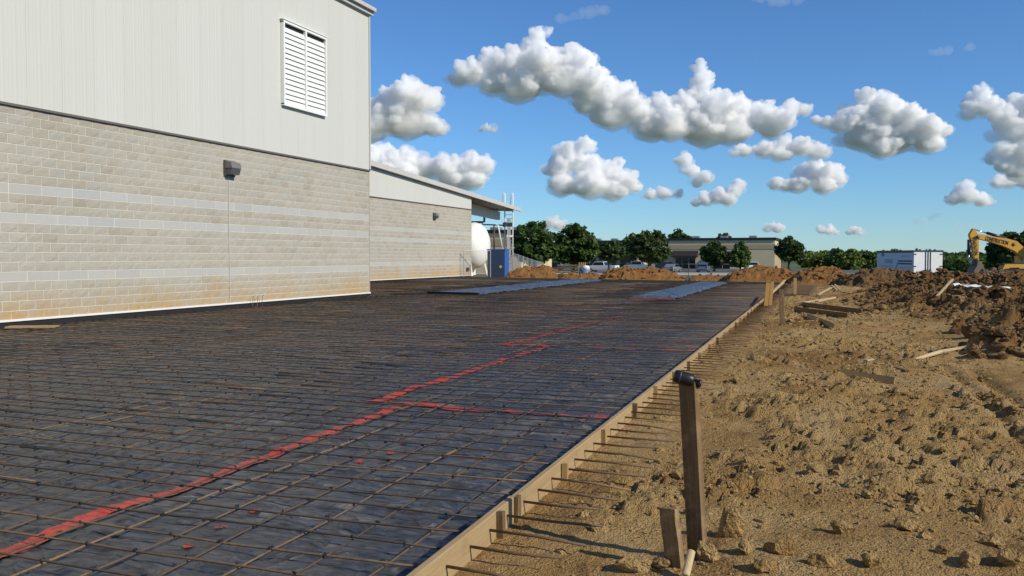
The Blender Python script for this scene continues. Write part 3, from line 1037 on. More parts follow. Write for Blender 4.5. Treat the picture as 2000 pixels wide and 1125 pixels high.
# ================================================================== REBAR MAT
bar_mat = MAT['rebar']
mat_t = thing('rebar_mat', (-9.0, 20.0, 0.0), 'rust brown grid of tied reinforcing bars lying over the black plastic', 'rebar mat')
SP = 0.30
def wob(a, s, seed):
    h = seed * 12.9898
    return 0.24 * math.sin(a * s * 2.1 + h) + 0.16 * math.sin(a * s * 4.7 + h * 1.7) + 0.10 * math.sin(a * s * 9.3 + h * 2.3)
bar_n = 0
for i in range(180):
    y = 1.25 + i * 0.265 + random.uniform(-0.02, 0.02)
    x1 = board_x(y) - 0.06
    if y > far_y(x1) - 0.3:
        break
    x0 = -15.75 if y < 29.0 else -24.0
    if y > far_y(x0) - 0.2:
        x0 = -24.0
    sk = random.uniform(-0.006, 0.006)
    step = 0.35 if y < 12 else 0.8 if y < 25 else 2.0
    n = int((x1 - x0) / step)
    c = MB()
    # three lengths with lap splices
    lens = sorted([x0, x1] + [x0 + (x1 - x0) * f + random.uniform(-1.2, 1.2) for f in (0.36, 0.70)])
    for k in range(3):
        a, b = lens[k] - (0.45 if k else 0), lens[k + 1]
        m = max(2, int((b - a) / step))
        off = 0.016 * (k % 2)
        pts = []
        for j in range(m + 1):
            x = a + (b - a) * j / m
            pts.append((x, y + sk * (x - x1) + off + 0.035 * wob(x, 0.33, i), 0.078 + 0.026 * wob(x, 0.6, i + 500) + (0.010 if off else 0)))
        c.tube(pts, 0.0061, 6 if y < 10 else 4)
    put('rebar', c, bar_mat, mat_t, smooth=True)
    bar_n += 1
for i in range(46):
    d = 0.33 + i * SP + random.uniform(-0.02, 0.02)
    c = MB()
    lens = [1.2, random.uniform(5.5, 9.5), random.uniform(12.5, 16), random.uniform(20, 27), random.uniform(33, 37), 47.2]
    for k in range(5):
        a, b = lens[k] - (0.5 if k else 0), lens[k + 1]
        step = 0.30 if a < 11 else 0.7 if a < 24 else 1.6
        m = max(2, int((b - a) / step))
        off = 0.015 * (k % 2)
        c.tube([(board_x(y_) - d + off + 0.03 * wob(y_, 0.35, i + 900), y_, 0.061 + 0.024 * wob(y_, 0.6, i + 1500)) for y_ in [a + (b - a) * j / m for j in range(m + 1)]],
               0.0061, 6 if b < 10 else 4)
    put('rebar', c, bar_mat, mat_t, smooth=True)
for i in range(27):                        # long bars of the strip along the wing
    d = 14.1 + i * SP
    c = MB()
    c.tube([(board_x(30) - d + 0.03 * wob(y_, 0.35, i + 2900), y_, 0.061) for y_ in np.linspace(29.2, 50.5, 10)], 0.0072, 4)
    put('rebar', c, bar_mat, mat_t, smooth=True)
for i in range(50):                        # short cross bars of the side bay
    y = EXT_Y0 + 0.15 + i * 0.265
    if y > EXT_Y1 - 0.1:
        break
    c = MB()
    c.tube([(board_x(y) + 0.06, y, 0.095), (EXT_X - 0.05, y + random.uniform(-0.03, 0.03), 0.09)], 0.008, 4)
    put('rebar', c, MAT['rebar_rust'], mat_t)
# wire ties at the crossings that can still be seen
c = MB()
for i in range(40):
    for j in range(30):
        y = 1.25 + i * 0.265; x = board_x(y) - 0.33 - j * SP
        if y > 8 and (i + j) % 2:
            continue
        px, py, pz = x + random.uniform(-0.01, 0.01), y + random.uniform(-0.01, 0.01), 0.083
        c.box((px, py, pz - 0.004), (0.007, 0.024, 0.016), rz=random.uniform(0, 3))
tag(put('wire_tie', c, MAT['black_coat'], mat_t), kind='stuff')
# upright pins by the wall and at the wing
for k, (px_, dy) in enumerate(((0, 0), (0.0, 0.28), (0.0, 0.62))):
    pass
for k in range(3):
    c = MB(); yy = 21.55 + k * 0.22
    c.tube([(BX + 0.16, yy, 0.05), (BX + 0.16, yy + 0.02, 0.34), (BX + 0.19, yy + 0.06, 0.36)], 0.008, 5)
    tag(put('rebar_pin', c, bar_mat), 'short upright rebar pin sticking up at the foot of the warehouse wall', 'rebar pin', 'upright pins at the warehouse wall')

# bars poking out through the side form
i = 0
y = 3.32
while y < 46.8:
    L = 0.50 + random.uniform(-0.07, 0.07)
    a = Vector((board_x(y) + 0.022, y, 0.108))
    t = random.uniform(-0.05, 0.05)
    if EXT_Y0 < y < EXT_Y1:
        L += 0.15
    c = MB()
    c.tube([a + Vector((-0.02, 0, 0)), a + Vector((L * 0.5, t * L * 0.5, -0.004)), a + Vector((L, t * L, random.uniform(-0.03, 0.006)))], 0.0075, 6 if y < 12 else 4)
    od = ['first', 'second', 'third', 'fourth', 'fifth', 'sixth', 'seventh', 'eighth', 'ninth', 'tenth', 'eleventh', 'twelfth', 'thirteenth', 'fourteenth', 'fifteenth', 'sixteenth']
    tag(put('rebar_dowel', c, MAT['rebar_rust'], smooth=True), (f'{od[i]} rusty dowel bar from the camera sticking out through the side form' if i < 16 else 'rusty dowel bar in the farther row sticking out through the side form'), 'rebar dowel', 'dowel bars along the side form' if i < 16 else 'far dowel bars along the side form')
    i += 1
    y += 0.278 * (1 + random.uniform(-0.05, 0.05))

# ------------------------------------------------------------------ red marking paint
def paint_strip(name, x0, y0, x1, y1, w, label, seed):
    n = int(max(abs(x1 - x0), abs(y1 - y0)) / 0.035)
    t = np.linspace(0, 1, n)
    cx, cy = x0 + (x1 - x0) * t, y0 + (y1 - y0) * t
    dx, dy = x1 - x0, y1 - y0
    l = math.hypot(dx, dy)
    nx, ny = -dy / l, dx / l
    wob_ = (fbm2(t * l * 1.2, t * 0 + seed, seed, 3) - 0.5) * 0.03
    rows = []
    for k in range(5):
        f = k / 4 - 0.5
        ed = (fbm2(t * l * 9, t * 0 + k * 7.7, seed + k, 3) - 0.5) * 0.03 if k in (0, 4) else 0
        o = f * w + wob_ + ed
        X, Y = cx + nx * o, cy + ny * o
        rows.append(np.stack([X, Y, sheet_z(X, Y) + 0.010], -1))
    V = np.stack(rows, 1)
    me = np_mesh(name, V.reshape(-1, 3), grid_faces(n, 5))
    tag(link(name, me, MAT['red_paint']), label, 'paint line', 'red layout lines on the plastic')
paint_strip('paint_line', -3.83, 1.6, -3.99, 7.72, 0.115, 'long red paint line nearest the camera, running away along the pad', 1)
paint_strip('paint_line', -4.42, 7.90, -1.78, 7.88, 0.115, 'red paint line across the pad, ending at the side form nearest the camera', 2)
paint_strip('paint_line', -4.40, 7.90, -4.42, 13.8, 0.12, 'red paint line running away between the two cross lines', 3)
paint_strip('paint_line', -5.25, 13.85, -2.0, 13.9, 0.12, 'faint red cross line farther from the camera', 4)
paint_strip('paint_line', -5.15, 13.9, -5.0, 21.6, 0.12, 'farthest faint red paint line running away', 5)
for k, (px, py) in enumerate(((360, 1066), (425, 1033), (492, 1003), (700, 900), (729, 895), (760, 880), (787, 864))):
    z = F * 1.46 / (py - 501); x, y = W(px, z)
    r_ = random.Random(k)
    n = 11
    V = []
    for a in range(n):
        rr = 0.028 * r_.uniform(0.5, 1.3)
        V.append((x + rr * math.cos(a * 6.283 / n), y + rr * 1.3 * math.sin(a * 6.283 / n)))
    V = np.array(V + [(x, y)])
    Z = sheet_z(V[:, 0], V[:, 1]) + 0.008
    mb = MB(); mb.add(np.column_stack([V, Z]), [(n, a, (a + 1) % n) for a in range(n)])
    tag(put('paint_spot', mb, MAT['red_paint']), 'small red paint spot on the plastic beside the long red line', 'paint spot', 'red spots beside the long line')

# ------------------------------------------------------------------ two raised strips of bluish sheeting on the mat
def blue_strip(x0, x1, y0, y1, label, seed):
    nx, ny = 22, 150
    t = np.linspace(0, 1, nx); ys = np.linspace(y0, y1, ny)
    T, Y = np.meshgrid(t, ys)
    e = (fbm2(Y * 0.8, Y * 0 + seed, seed, 3) - 0.5) * 0.35
    X = x0 + (x1 - x0) * T + e * (1 - 2 * np.abs(T - 0.5)) + e * 0.4 - 0.018 * (Y - y0)
    Z = 0.10 + 0.06 * np.clip(np.minimum(T, 1 - T) * 8, 0, 1) + 0.05 * (fbm2(X * 1.6, Y * 2.4, seed + 3, 3) - 0.5) + 0.035 * (1 - np.abs(2 * vn2(X * 2.2, Y * 5, seed + 9) - 1)) ** 2
    Z[0] = 0.03
    V = np.stack([X, Y, Z], -1).reshape(-1, 3)
    V2 = V.copy(); V2[:, 2] -= 0.012
    n = nx * ny
    g1 = grid_faces(ny, nx)
    me = np_mesh('sheet_roll', np.concatenate([V, V2]), np.concatenate([g1, g1[:, ::-1] + n]))
    tag(link('plastic_strip', me, MAT['blue_sheet']), label, 'plastic strip')
blue_strip(-14.3, -12.3, 30.4, 50.2, 'crumpled bluish plastic strip laid over the rebar near the wing wall', 5)
blue_strip(-6.5, -4.95, 29.6, 47.6, 'straight bluish plastic strip laid over the rebar toward the tan building', 6)
c = MB(); c.box((-5.75, 29.52, 0.075), (1.5, 0.03, 0.05)); tag(put('red_stake_edge', c, MAT['red_paint']), 'thin red strip along the front end of the straight bluish plastic strip', 'red strip')
c = MB(); c.span((-14.5, 30.5, 0.12), (-12.2, 30.0, 0.12), 0.12, 0.10); tag(put('sheet_roll', c, MAT['black_coat']), 'dark rolled edge at the front of the crumpled plastic strip', 'sheet roll')

# ------------------------------------------------------------------ form boards
ang = math.atan(0.018)
yj = -0.31
k = 0
lab = ['near side form board at the bottom of the picture', 'second side form board, past the dark joint cleat']
while yj < 47.3:
    y2 = min(yj + 4.88, 47.6)
    a = Vector((board_x(yj + 0.004), yj + 0.004, 0)); b = Vector((board_x(y2 - 0.004), y2 - 0.004, 0))
    c = MB()
    L = (b - a).length
    mid = (a + b) / 2
    dzj = random.uniform(-0.006, 0.006)
    # bevelled 2x8 on edge, grain along local z via object rotation
    h0, h1, w = -0.075, 0.095, 0.019
    c.prism([(-w, h0), (w, h0), (w, h1 - 0.004), (w - 0.004, h1), (-w + 0.004, h1), (-w, h1 - 0.004)], -L / 2, L / 2, lambda p, q, t: (p, q, t))
    o = put('form_board', c, MAT['form_lumber'])
    o.location = (mid.x, mid.y, 0.078 + dzj)
    o.rotation_euler = (R(90), 0, R(180) + ang)
    names = ['nearest', 'second', 'third', 'fourth', 'fifth', 'sixth', 'seventh', 'eighth', 'ninth', 'tenth', 'eleventh']
    tag(o, f'{names[k]} pale lumber form board along the right edge of the pad', 'form board', 'side form boards')
    yj += 4.88
    k += 1
# far forms: board along the back of the pad
xa = -2.45
k = 0
while xa > FAR_END_X + 0.5:
    xb = max(xa - 4.88, FAR_END_X)
    a, b = Vector((xa, far_y(xa), 0.075)), Vector((xb + 0.01, far_y(xb + 0.01), 0.075))
    c = MB(); c.span(a, b, 0.19, 0.04)
    o = put('form_board', c, MAT['form_lumber'])
    names = ['first', 'second', 'third', 'fourth', 'fifth', 'sixth']
    tag(o, f'{names[k]} board from the corner in the far form across the pad end', 'form board', 'far form boards')
    xa = xb; k += 1
c = MB(); c.span((EXT_X, EXT_Y0, 0.07), (EXT_X, EXT_Y1, 0.07), 0.15, 0.035, R(90)); tag(put('form_board', c, MAT['weathered']), 'dull board edging the small side bay', 'form board')
c = MB(); c.span((board_x(EXT_Y0) + 0.03, EXT_Y0 - 0.03, 0.07), (EXT_X, EXT_Y0 - 0.03, 0.07), 0.15, 0.035); tag(put('form_board', c, MAT['weathered']), 'short board closing the near end of the side bay', 'form board')
# joint cleat and stakes
c = MB(); c.box((0, 0, 0), (0.022, 0.055, 0.21)); o = put('form_cleat', c, MAT['weathered']); o.location = (board_x(4.57) + 0.033, 4.57, 0.075); o.rotation_euler = (0, 0, ang)
tag(o, 'dark wooden cleat over the joint of the two nearest form boards', 'cleat')
ords = ['nearest', 'second', 'third', 'fourth', 'fifth', 'sixth', 'seventh', 'eighth', 'ninth', 'tenth']
y = 4.28
k = 0
while y < 46.5:
    c = MB()
    w = random.uniform(0.036, 0.046)
    top = 0.165 + random.uniform(-0.02, 0.015)
    c.prism([(-w / 2, -0.12), (w / 2, -0.12), (w / 2, top), (-w / 2, top + 0.004)], -0.018, 0.018, lambda p, q, t: (t, p, q))
    o = put('form_stake', c, MAT['weathered' if k % 3 == 0 else 'lumber'])
    o.location = (board_x(y) + 0.040, y, 0)
    o.rotation_euler = (R(random.uniform(-2, 2)), R(random.uniform(-1, 1.5)), random.uniform(-0.1, 0.1))
    if k < 10:
        tag(o, f'{ords[k]} short wooden stake from the camera holding the side form', 'form stake', 'stakes along the side form')
    else:
        tag(o, 'small wooden stake along the farther part of the side form', 'form stake', 'far stakes along the side form')
    y += 1.17 + random.uniform(-0.08, 0.08)
    k += 1

# ------------------------------------------------------------------ placing on the dug ground
def gh(x, y):
    return float(dirt_h(np.array([float(x)]), np.array([float(y)]))[0])
def GP(px, py, dz=0.0):
    h = 0.05
    for _ in range(12):
        z = F * (CAM_H - h) / max(py - 501, 8)
        x, y = W(px, z)
        h = 0.5 * h + 0.5 * gh(x, y)
    return Vector((x, y, gh(x, y) + dz))

def plank(name, p, q, w, t, mat, label, cat, bend=0.0, roll=0.0):
    p, q = Vector(p), Vector(q)
    d = q - p
    L = d.length
    c = MB()
    n = 6
    vs, fs = [], []
    for i in range(n + 1):
        s = i / n
        b = bend * math.sin(math.pi * s)
        e = 0.004 * random.uniform(-1, 1)
        for (a_, b_) in ((-w / 2, -t / 2), (w / 2, -t / 2), (w / 2, t / 2), (-w / 2, t / 2)):
            vs.append((a_ + e, b_ + b, (s - 0.5) * L))
    for i in range(n):
        for k in range(4):
            k2 = (k + 1) % 4
            fs.append((i * 4 + k, i * 4 + k2, i * 4 + 4 + k2, i * 4 + 4 + k))
    fs += [(3, 2, 1, 0), tuple(range(n * 4, n * 4 + 4))]
    c.add(vs, fs)
    o = put(name, c, mat)
    o.location = (p + q) / 2
    m = d.to_track_quat('Z', 'Y').to_matrix() @ Matrix.Rotation(roll, 3, 'Z')
    o.rotation_euler = m.to_euler()
    return tag(o, label, cat)

# tall near stake, black fitting on it, short board and round handle at its foot
sz = F * 1.40 / (1078 - 501)
sx, sy = W(1367, sz)
sg = gh(sx, sy)
t = thing('tall_stake', (sx, sy, sg), 'tall weathered two by four stake in the near dirt with a black fitting on top', 'stake', rz=R(-4))
c = MB()
H = 0.845
prof = [(-0.0445, -0.25), (0.0445, -0.25), (0.0445, H - 0.003), (0.0415, H), (-0.0415, H), (-0.0445, H - 0.003)]
c.prism(prof, -0.019, 0.019, lambda p, q, s: (p, s, q))
o = put('post', c, MAT['weathered'], t, True)
t.rotation_euler = (R(1.5), R(-3.0), R(-27))
tp = Vector((sx, sy, sg)) + t.rotation_euler.to_matrix() @ Vector((0, 0, H))
f = thing('black_fitting', tp, 'small black rubber fitting with a narrow nose lying across the tall stake', 'fitting', rz=R(14))
c = MB()
c.lathe([(0.020, -0.075), (0.031, -0.068), (0.034, -0.05), (0.034, 0.005), (0.030, 0.030), (0.023, 0.040), (0.0, 0.0402)][:-1], 16, lambda x, y, h: (h + 0.012, y, x + 0.004))
put('body', c, MAT['black_rubber'], f, True, True)
c = MB()
c.lathe([(0.017, 0.036), (0.018, 0.062), (0.021, 0.064), (0.021, 0.078), (0.015, 0.082)], 14, lambda x, y, h: (h + 0.012, y, x - 0.002))
put('nose', c, MAT['black_rubber'], f, True, True)
c = MB(); c.lathe([(0.035, -0.045), (0.037, -0.042), (0.037, -0.036), (0.035, -0.033)], 16, lambda x, y, h: (h + 0.012, y, x + 0.004)); put('ring', c, MAT['dark_steel'], f, True, True)
f.rotation_euler = (0, R(14), R(8))
f.scale = (0.86, 0.95, 0.95)
f.location = tp + Vector((-0.016, -0.020, 0.010))
cz = F * 1.40 / (1092 - 501)
cxx, cyy = W(1330, cz)
o = plank('short_board', (cxx - 0.01, cyy, gh(cxx, cyy) - 0.12), (cxx - 0.05, cyy + 0.02, gh(cxx, cyy) + 0.27), 0.085, 0.036, MAT['muddy_wood'], 'short muddy board standing tilted at the foot of the tall stake', 'board')
o.rotation_euler = (R(2), R(-6), R(-24))
hx, hy = W(1349, F * 1.40 / (1118 - 501))
c = MB()
b0 = Vector((hx - 0.012, hy - 0.01, gh(hx, hy) + 0.012)); b1 = b0 + Vector((0.012, 0.09, 0.085))
c.tube([b0, b0 + (b1 - b0) * 0.04, b1], [0.016, 0.019, 0.0185], 14)
tag(put('tool_handle', c, MAT['pale_wood'], smooth=False), 'round pale wooden tool handle stub lying against the foot of the tall stake', 'handle')

# far stakes by the side bay
def stake(px, pyb, pyt, wpx, mat, label, lean=0.0, thick=0.03):
    p = GP(px, pyb)
    z = -p.x * SY + p.y * CY
    h = (pyb - pyt) * z / F
    w = wpx * z / F
    c = MB()
    c.prism([(-w / 2, -0.2), (w / 2, -0.2), (w / 2, h), (-w / 2, h + 0.01)], -thick / 2, thick / 2, lambda a, b, s: (a, s, b))
    o = put('stake', c, mat)
    o.location = p
    o.rotation_euler = (0, R(lean), R(20))
    tag(o, label, 'stake')
stake(1496, 601, 552, 7.5, MAT['orange_lumber'], 'left board of the pair of upright orange stakes at the form corner', 5)
stake(1504, 600, 550, 7.0, MAT['orange_lumber'], 'right board of the pair of upright orange stakes at the form corner', 5, 0.045)
stake(1529, 634, 563, 8.5, MAT['weathered'], 'weathered upright stake beside the orange pair', -2)
stake(1553, 578, 543, 6.0, MAT['lumber'], 'slim pale upright stake behind the side bay')
zb = F * 1.45 / (601 - 501)
plank('brace_board', (*W(1508, zb + 0.3), HT(572, zb + 0.3)), (*W(1533, zb + 5.5), HT(547, zb + 5.5)), 0.065, 0.03, MAT['pale_wood'], 'pale brace board slanting up behind the orange stakes', 'board')

# scrap lumber
plank('plank', GP(1553, 608, 0.07), GP(1657, 622, 0.07), 0.12, 0.04, MAT['weathered'], 'dark plank lying on edge, front one of the pair past the weathered stake', 'plank', roll=R(90))
plank('plank', GP(1568, 600, 0.08), GP(1685, 614, 0.08), 0.13, 0.04, MAT['weathered'], 'dark plank lying on edge, rear one of the pair past the weathered stake', 'plank', roll=R(90))
plank('plank', GP(1578, 620, 0.05), GP(1632, 643, 0.06), 0.10, 0.035, MAT['lumber'], 'short plank lying diagonally in front of the dark pair', 'plank', roll=R(75))
plank('plank', GP(1644, 731, 0.03), GP(1751, 750, 0.035), 0.07, 0.03, MAT['lumber'], 'bent narrow plank alone in the middle of the dirt', 'plank', bend=-0.012, roll=R(70))
plank('plank', GP(1598, 578, 0.05), GP(1624, 567, 0.10), 0.09, 0.03, MAT['pale_wood'], 'small pale plank tipped up near the slim stake', 'plank')
plank('plank', GP(1642, 571, 0.05), GP(1696, 576, 0.06), 0.12, 0.03, MAT['lumber'], 'brown plank lying flat left of the dark heap', 'plank')
plank('plank', GP(1596, 601, 0.18), GP(1630, 595, 0.22), 0.10, 0.03, MAT['pale_wood'], 'pale plank resting on the dark pair', 'plank')
plank('plank', GP(1566, 598, 0.12), GP(1612, 595, 0.14), 0.09, 0.03, MAT['pale_wood'], 'pale thin plank lying behind the dark pair', 'plank')
plank('lath', GP(1694, 697, 0.02), GP(1739, 700, 0.02), 0.05, 0.018, MAT['pale_wood'], 'short white lath left of the long pale stick', 'lath')
plank('lath', GP(1625, 561, 0.10), GP(1636, 571, 0.08), 0.06, 0.02, MAT['pale_wood'], 'left splinter of the two pale splinters near the small heap', 'lath')
plank('lath', GP(1631, 560, 0.12), GP(1641, 569, 0.08), 0.06, 0.02, MAT['pale_wood'], 'right splinter of the two pale splinters near the small heap', 'lath')
plank('lath', GP(1831, 589, 0.12), GP(1861, 578, 0.24), 0.06, 0.02, MAT['pale_wood'], 'pale lath poking out of the dark heap', 'lath')
plank('lath', GP(1742, 718, 0.02), GP(1775, 728, 0.02), 0.05, 0.02, MAT['weathered'], 'thin dark lath half buried right of the bent plank', 'lath')
# long pale peeled stick with a flared end
pts = [GP(1788, 703, 0.02), GP(1806, 700, 0.03), GP(1840, 693, 0.05), GP(1878, 688, 0.06)]
pts.append(pts[-1] + Vector((0.17, 0.06, 0.03)))
pts.append(pts[-1] + Vector((0.10, 0.05, 0.05)))
pts = [pts[0], pts[1], pts[2], pts[3], pts[4], pts[5]]
c = MB()
c.tube(pts, [0.012, 0.026, 0.030, 0.028, 0.034, 0.055], 7)
tag(put('peeled_stick', c, MAT['pale_wood']), 'long pale curved stick with a flared end lying before the overhanging clump', 'stick')
c = MB()
c.tube([GP(1722, 700, 0.01), GP(1722, 692, 0.02), GP(1727, 684, 0.03), GP(1745, 675, 0.02), GP(1765, 664, 0.03), GP(1787, 656, 0.02)], 0.010, 6)
tag(put('root', c, MAT['weathered'], smooth=True), 'thin curved root arching over the dirt left of the clump', 'root')
# crumpled white sheet on the heap
p = GP(1922, 582)
nx, ny = 26, 12
X, Y = np.meshgrid(np.linspace(-0.62, 0.62, nx), np.linspace(-0.35, 0.35, ny))
cx_, sx_ = math.cos(R(14)), math.sin(R(14))
WX_, WY_ = p.x + X * cx_ - Y * sx_, p.y + X * sx_ + Y * cx_
Z = p.z + 0.30 + 0.16 * (fbm2(X * 4, Y * 5, 77, 3) - 0.5) - 0.06 * X
me = np_mesh('white_sheet', np.stack([WX_, WY_, Z], -1).reshape(-1, 3), grid_faces(ny, nx))
tag(link('white_sheet', me, MAT['white_paint']), 'crumpled white plastic sheet caught on the dark heap', 'sheet')

# ------------------------------------------------------------------ clods
_bm = bmesh.new(); bmesh.ops.create_icosphere(_bm, subdivisions=1, radius=1.0)
IC0 = (ICO_V, ICO_F)
_bm.free()
_bm = bmesh.new(); bmesh.ops.create_icosphere(_bm, subdivisions=3, radius=1.0)
IC3 = (np.array([v.co[:] for v in _bm.verts]), np.array([[v.index for v in f_.verts] for f_ in _bm.faces])); _bm.free()
_bm = bmesh.new(); bmesh.ops.create_icosphere(_bm, subdivisions=0 or 1, radius=1.0); _bm.free()
PH = (1 + 5 ** 0.5) / 2
I0 = np.array([(-1, PH, 0), (1, PH, 0), (-1, -PH, 0), (1, -PH, 0), (0, -1, PH), (0, 1, PH), (0, -1, -PH), (0, 1, -PH), (PH, 0, -1), (PH, 0, 1), (-PH, 0, -1), (-PH, 0, 1)]) / 1.9
I0F = np.array([(0, 11, 5), (0, 5, 1), (0, 1, 7), (0, 7, 10), (0, 10, 11), (1, 5, 9), (5, 11, 4), (11, 10, 2), (10, 7, 6), (7, 1, 8), (3, 9, 4), (3, 4, 2), (3, 2, 6), (3, 6, 8), (3, 8, 9), (4, 9, 5), (2, 4, 11), (6, 2, 10), (8, 6, 7), (9, 8, 1)])
def chunk(V, seed, n=13, lo=0.55, hi=0.95):
    r_ = np.random.default_rng(seed)
    V = V.copy()
    for _ in range(n):
        d = r_.normal(0, 1, 3); d /= np.linalg.norm(d)
        e = np.clip(V @ d - r_.uniform(lo, hi), 0, None)
        V -= e[:, None] * d
    return V
CH = (chunk(ICO_V, 3, 9), ICO_F)
def scatter_clods(name, X, Y, size, mat, hfun, sink=0.25, tmpl=(I0, I0F), zoff=0.0):
    n = len(X)
    TV, TF = tmpl
    k = len(TV)
    jit = 1 + rng.uniform(-0.32, 0.32, (n, k, 1))
    V = TV[None] * jit
    sc = np.stack([rng.uniform(0.75, 1.45, n), rng.uniform(0.75, 1.45, n), rng.uniform(0.55, 1.0, n)], -1)
    V = V * sc[:, None, :] * size[:, None, None]
    a = rng.uniform(0, 6.283, n); ca, sa = np.cos(a)[:, None], np.sin(a)[:, None]
    V = np.stack([V[..., 0] * ca - V[..., 1] * sa, V[..., 0] * sa + V[..., 1] * ca, V[..., 2]], -1)
    Z = hfun(X, Y) + size * (0.6 - sink) * 0.6 + zoff
    V = V + np.stack([X, Y, Z], -1)[:, None, :]
    Fq = TF[None] + (np.arange(n) * k)[:, None, None]
    return V.reshape(-1, 3), Fq.reshape(-1, 3)
def region_clods(n, y0, y1, smin, kf, power, label, mat, tmpl=(I0, I0F), thr=0.45, smax=0.09):
    Y = y0 * (y1 / y0) ** rng.random(n * 3)
    T = rng.random(n * 3)
    X = board_x(Y) + 0.10 + T * (0.26 * Y + 2.4)
    d = X - board_x(Y)
    dens = fbm2(X * 0.9, Y * 0.7, 5, 4)
    okk = (dens + rng.normal(0, 0.08, len(X)) > thr) & ((d > 0.45) | (rng.random(len(X)) < 0.35))
    okk &= ~((Y > EXT_Y0 - 0.3) & (Y < EXT_Y1 + 0.2) & (X < EXT_X + 0.2))
    X, Y = X[okk][:n], Y[okk][:n]
    s = np.maximum(smin, kf * Y) * np.exp(rng.normal(0, power, len(X)))
    s = np.minimum(s, smax)
    V, Fq = scatter_clods('c', X, Y, s, mat, dirt_h, sink=0.45, tmpl=tmpl)
    o = link('loose_clods', np_mesh('loose_clods', V, Fq, False), mat)
    tag(o, label, 'clods', kind='stuff')
region_clods(16000, 2.6, 40, 0.0045, 0.0009, 0.55, 'fine crumbs of dry clay scattered over the dug ground', MAT['dirt_clod'], thr=0.38, smax=0.035)
region_clods(800, 2.6, 20, 0.013, 0.0016, 0.45, 'fist sized lumps of dry clay scattered over the dug ground', MAT['dirt_clod'], CH, thr=0.55, smax=0.05)
region_clods(700, 2.6, 6.5, 0.015, 0.001, 0.5, 'broken lumps of clay heaped in the near rubble', MAT['dirt_clod'], CH, thr=0.53, smax=0.055)
# lumps on the dug heaps
XX, YY, SS = [], [], []
for cx, cy, rx, ry, h in MOUNDS:
    if h < 0.13:
        continue
    n = int(520 * rx * ry / 6 + 200)
    a, r_ = rng.uniform(0, 6.283, n), np.sqrt(rng.random(n)) * 1.15
    XX.append(cx + rx * r_ * np.cos(a)); YY.append(cy + ry * r_ * np.sin(a)); SS.append(np.clip(0.030 * np.exp(rng.normal(0, 0.6, n)) * (0.7 + h), 0.012, 0.13))
XX, YY, SS = np.concatenate(XX), np.concatenate(YY), np.concatenate(SS)
k_ = XX > EXT_X + 0.6
V, Fq = scatter_clods('h', XX[k_], YY[k_], SS[k_], None, dirt_h, tmpl=CH)
tag(link('heap_clods', np_mesh('heap_clods', V, Fq, False), MAT['dirt_heap']), 'dark broken lumps of clay on the heaps right of the pad', 'clods', kind='stuff')
# big single clods near the camera
def big_clod(px, py, wpx, hpx, label, mat='dirt_clod', seed=1):
    p = GP(px, py)
    z = -p.x * SY + p.y * CY
    V, Fq = IC3
    V = V.copy()
    nz = np.zeros(len(V))
    for s, a in ((1.6, 0.45), (3.7, 0.3), (8.0, 0.28)):
        nz += a * (vn3(V[:, 0] * s + seed * 5.1, V[:, 1] * s, V[:, 2] * s, seed) - 0.5) * 2
    V = chunk(V, seed, 16, 0.5, 0.9) * (1 + nz * 0.34)[:, None]
    V[:, 0] *= wpx * z / F / 2; V[:, 1] *= (wpx + hpx) * z / F / 4; V[:, 2] *= hpx * z / F / 2
    o = link('clod', np_mesh('clod', V, Fq, False), MAT[mat])
    o.location = p + Vector((0, 0, hpx * z / F * 0.22))
    o.rotation_euler = (0, 0, R(20) + seed)
    tag(o, label, 'clod', 'big clods near the camera')
big_clod(1427, 1052, 44, 92, 'tall upright block of dry clay right of the tall stake', seed=1)
big_clod(1385, 1100, 46, 60, 'clay lump at the foot of the tall stake', seed=2)
big_clod(1352, 1008, 30, 22, 'small clay lump behind the short muddy board', seed=13)
big_clod(1530, 1085, 70, 46, 'broad flat clay lump at the bottom edge right of the tall stake', seed=3)
big_clod(1495, 1118, 60, 44, 'clay lump cut by the bottom edge', seed=4)
big_clod(1708, 1110, 54, 40, 'pale clay lump at the bottom edge, centre right', seed=5)
big_clod(1950, 1070, 60, 30, 'pale flat clay lump near the bottom right corner', seed=6)
big_clod(1778, 1040, 60, 34, 'brown slab of clay right of the stake shadow', seed=7)
big_clod(1700, 975, 34, 22, 'pale clay lump in the middle of the near rubble', seed=8)
big_clod(1822, 945, 26, 16, 'small white clay lump on the near rubble', seed=9)
big_clod(1240, 1118, 90, 40, 'clay lumps along the bottom edge left of the tall stake', seed=10)
big_clod(1850, 1085, 40, 26, 'brown clay lump between the two pale ones', seed=11)
big_clod(1655, 1045, 54, 34, 'dark split clay lump in front of the near rubble', seed=12)
big_clod(1462, 1085, 44, 40, 'clay lump leaning on the upright block right of the tall stake', seed=21)
big_clod(1610, 1110, 60, 36, 'brown clay lump at the bottom edge below the dark split lump', seed=22)
big_clod(1905, 1112, 66, 40, 'clay lump cut by the bottom edge near the right corner', seed=23)
big_clod(1985, 1105, 60, 50, 'clay lump in the bottom right corner', seed=24)
big_clod(1300, 1112, 46, 30, 'clay lump just left of the short muddy board', seed=25)
big_clod(1905, 660, 62, 42, 'dark overhanging clump of clay beside the long pale stick', 'dirt_heap', seed=14)
big_clod(1875, 648, 40, 40, 'reddish lump of clay on top of the overhanging clump', 'dirt_orange', seed=15)

# ================================================================== BEYOND THE PAD
def XY(px, Y):
    """X where the line of sight of a photo column meets the line Y"""
    t = (px - 1000) / F
    return Y * (t * CY - SY) / (t * SY + CY)

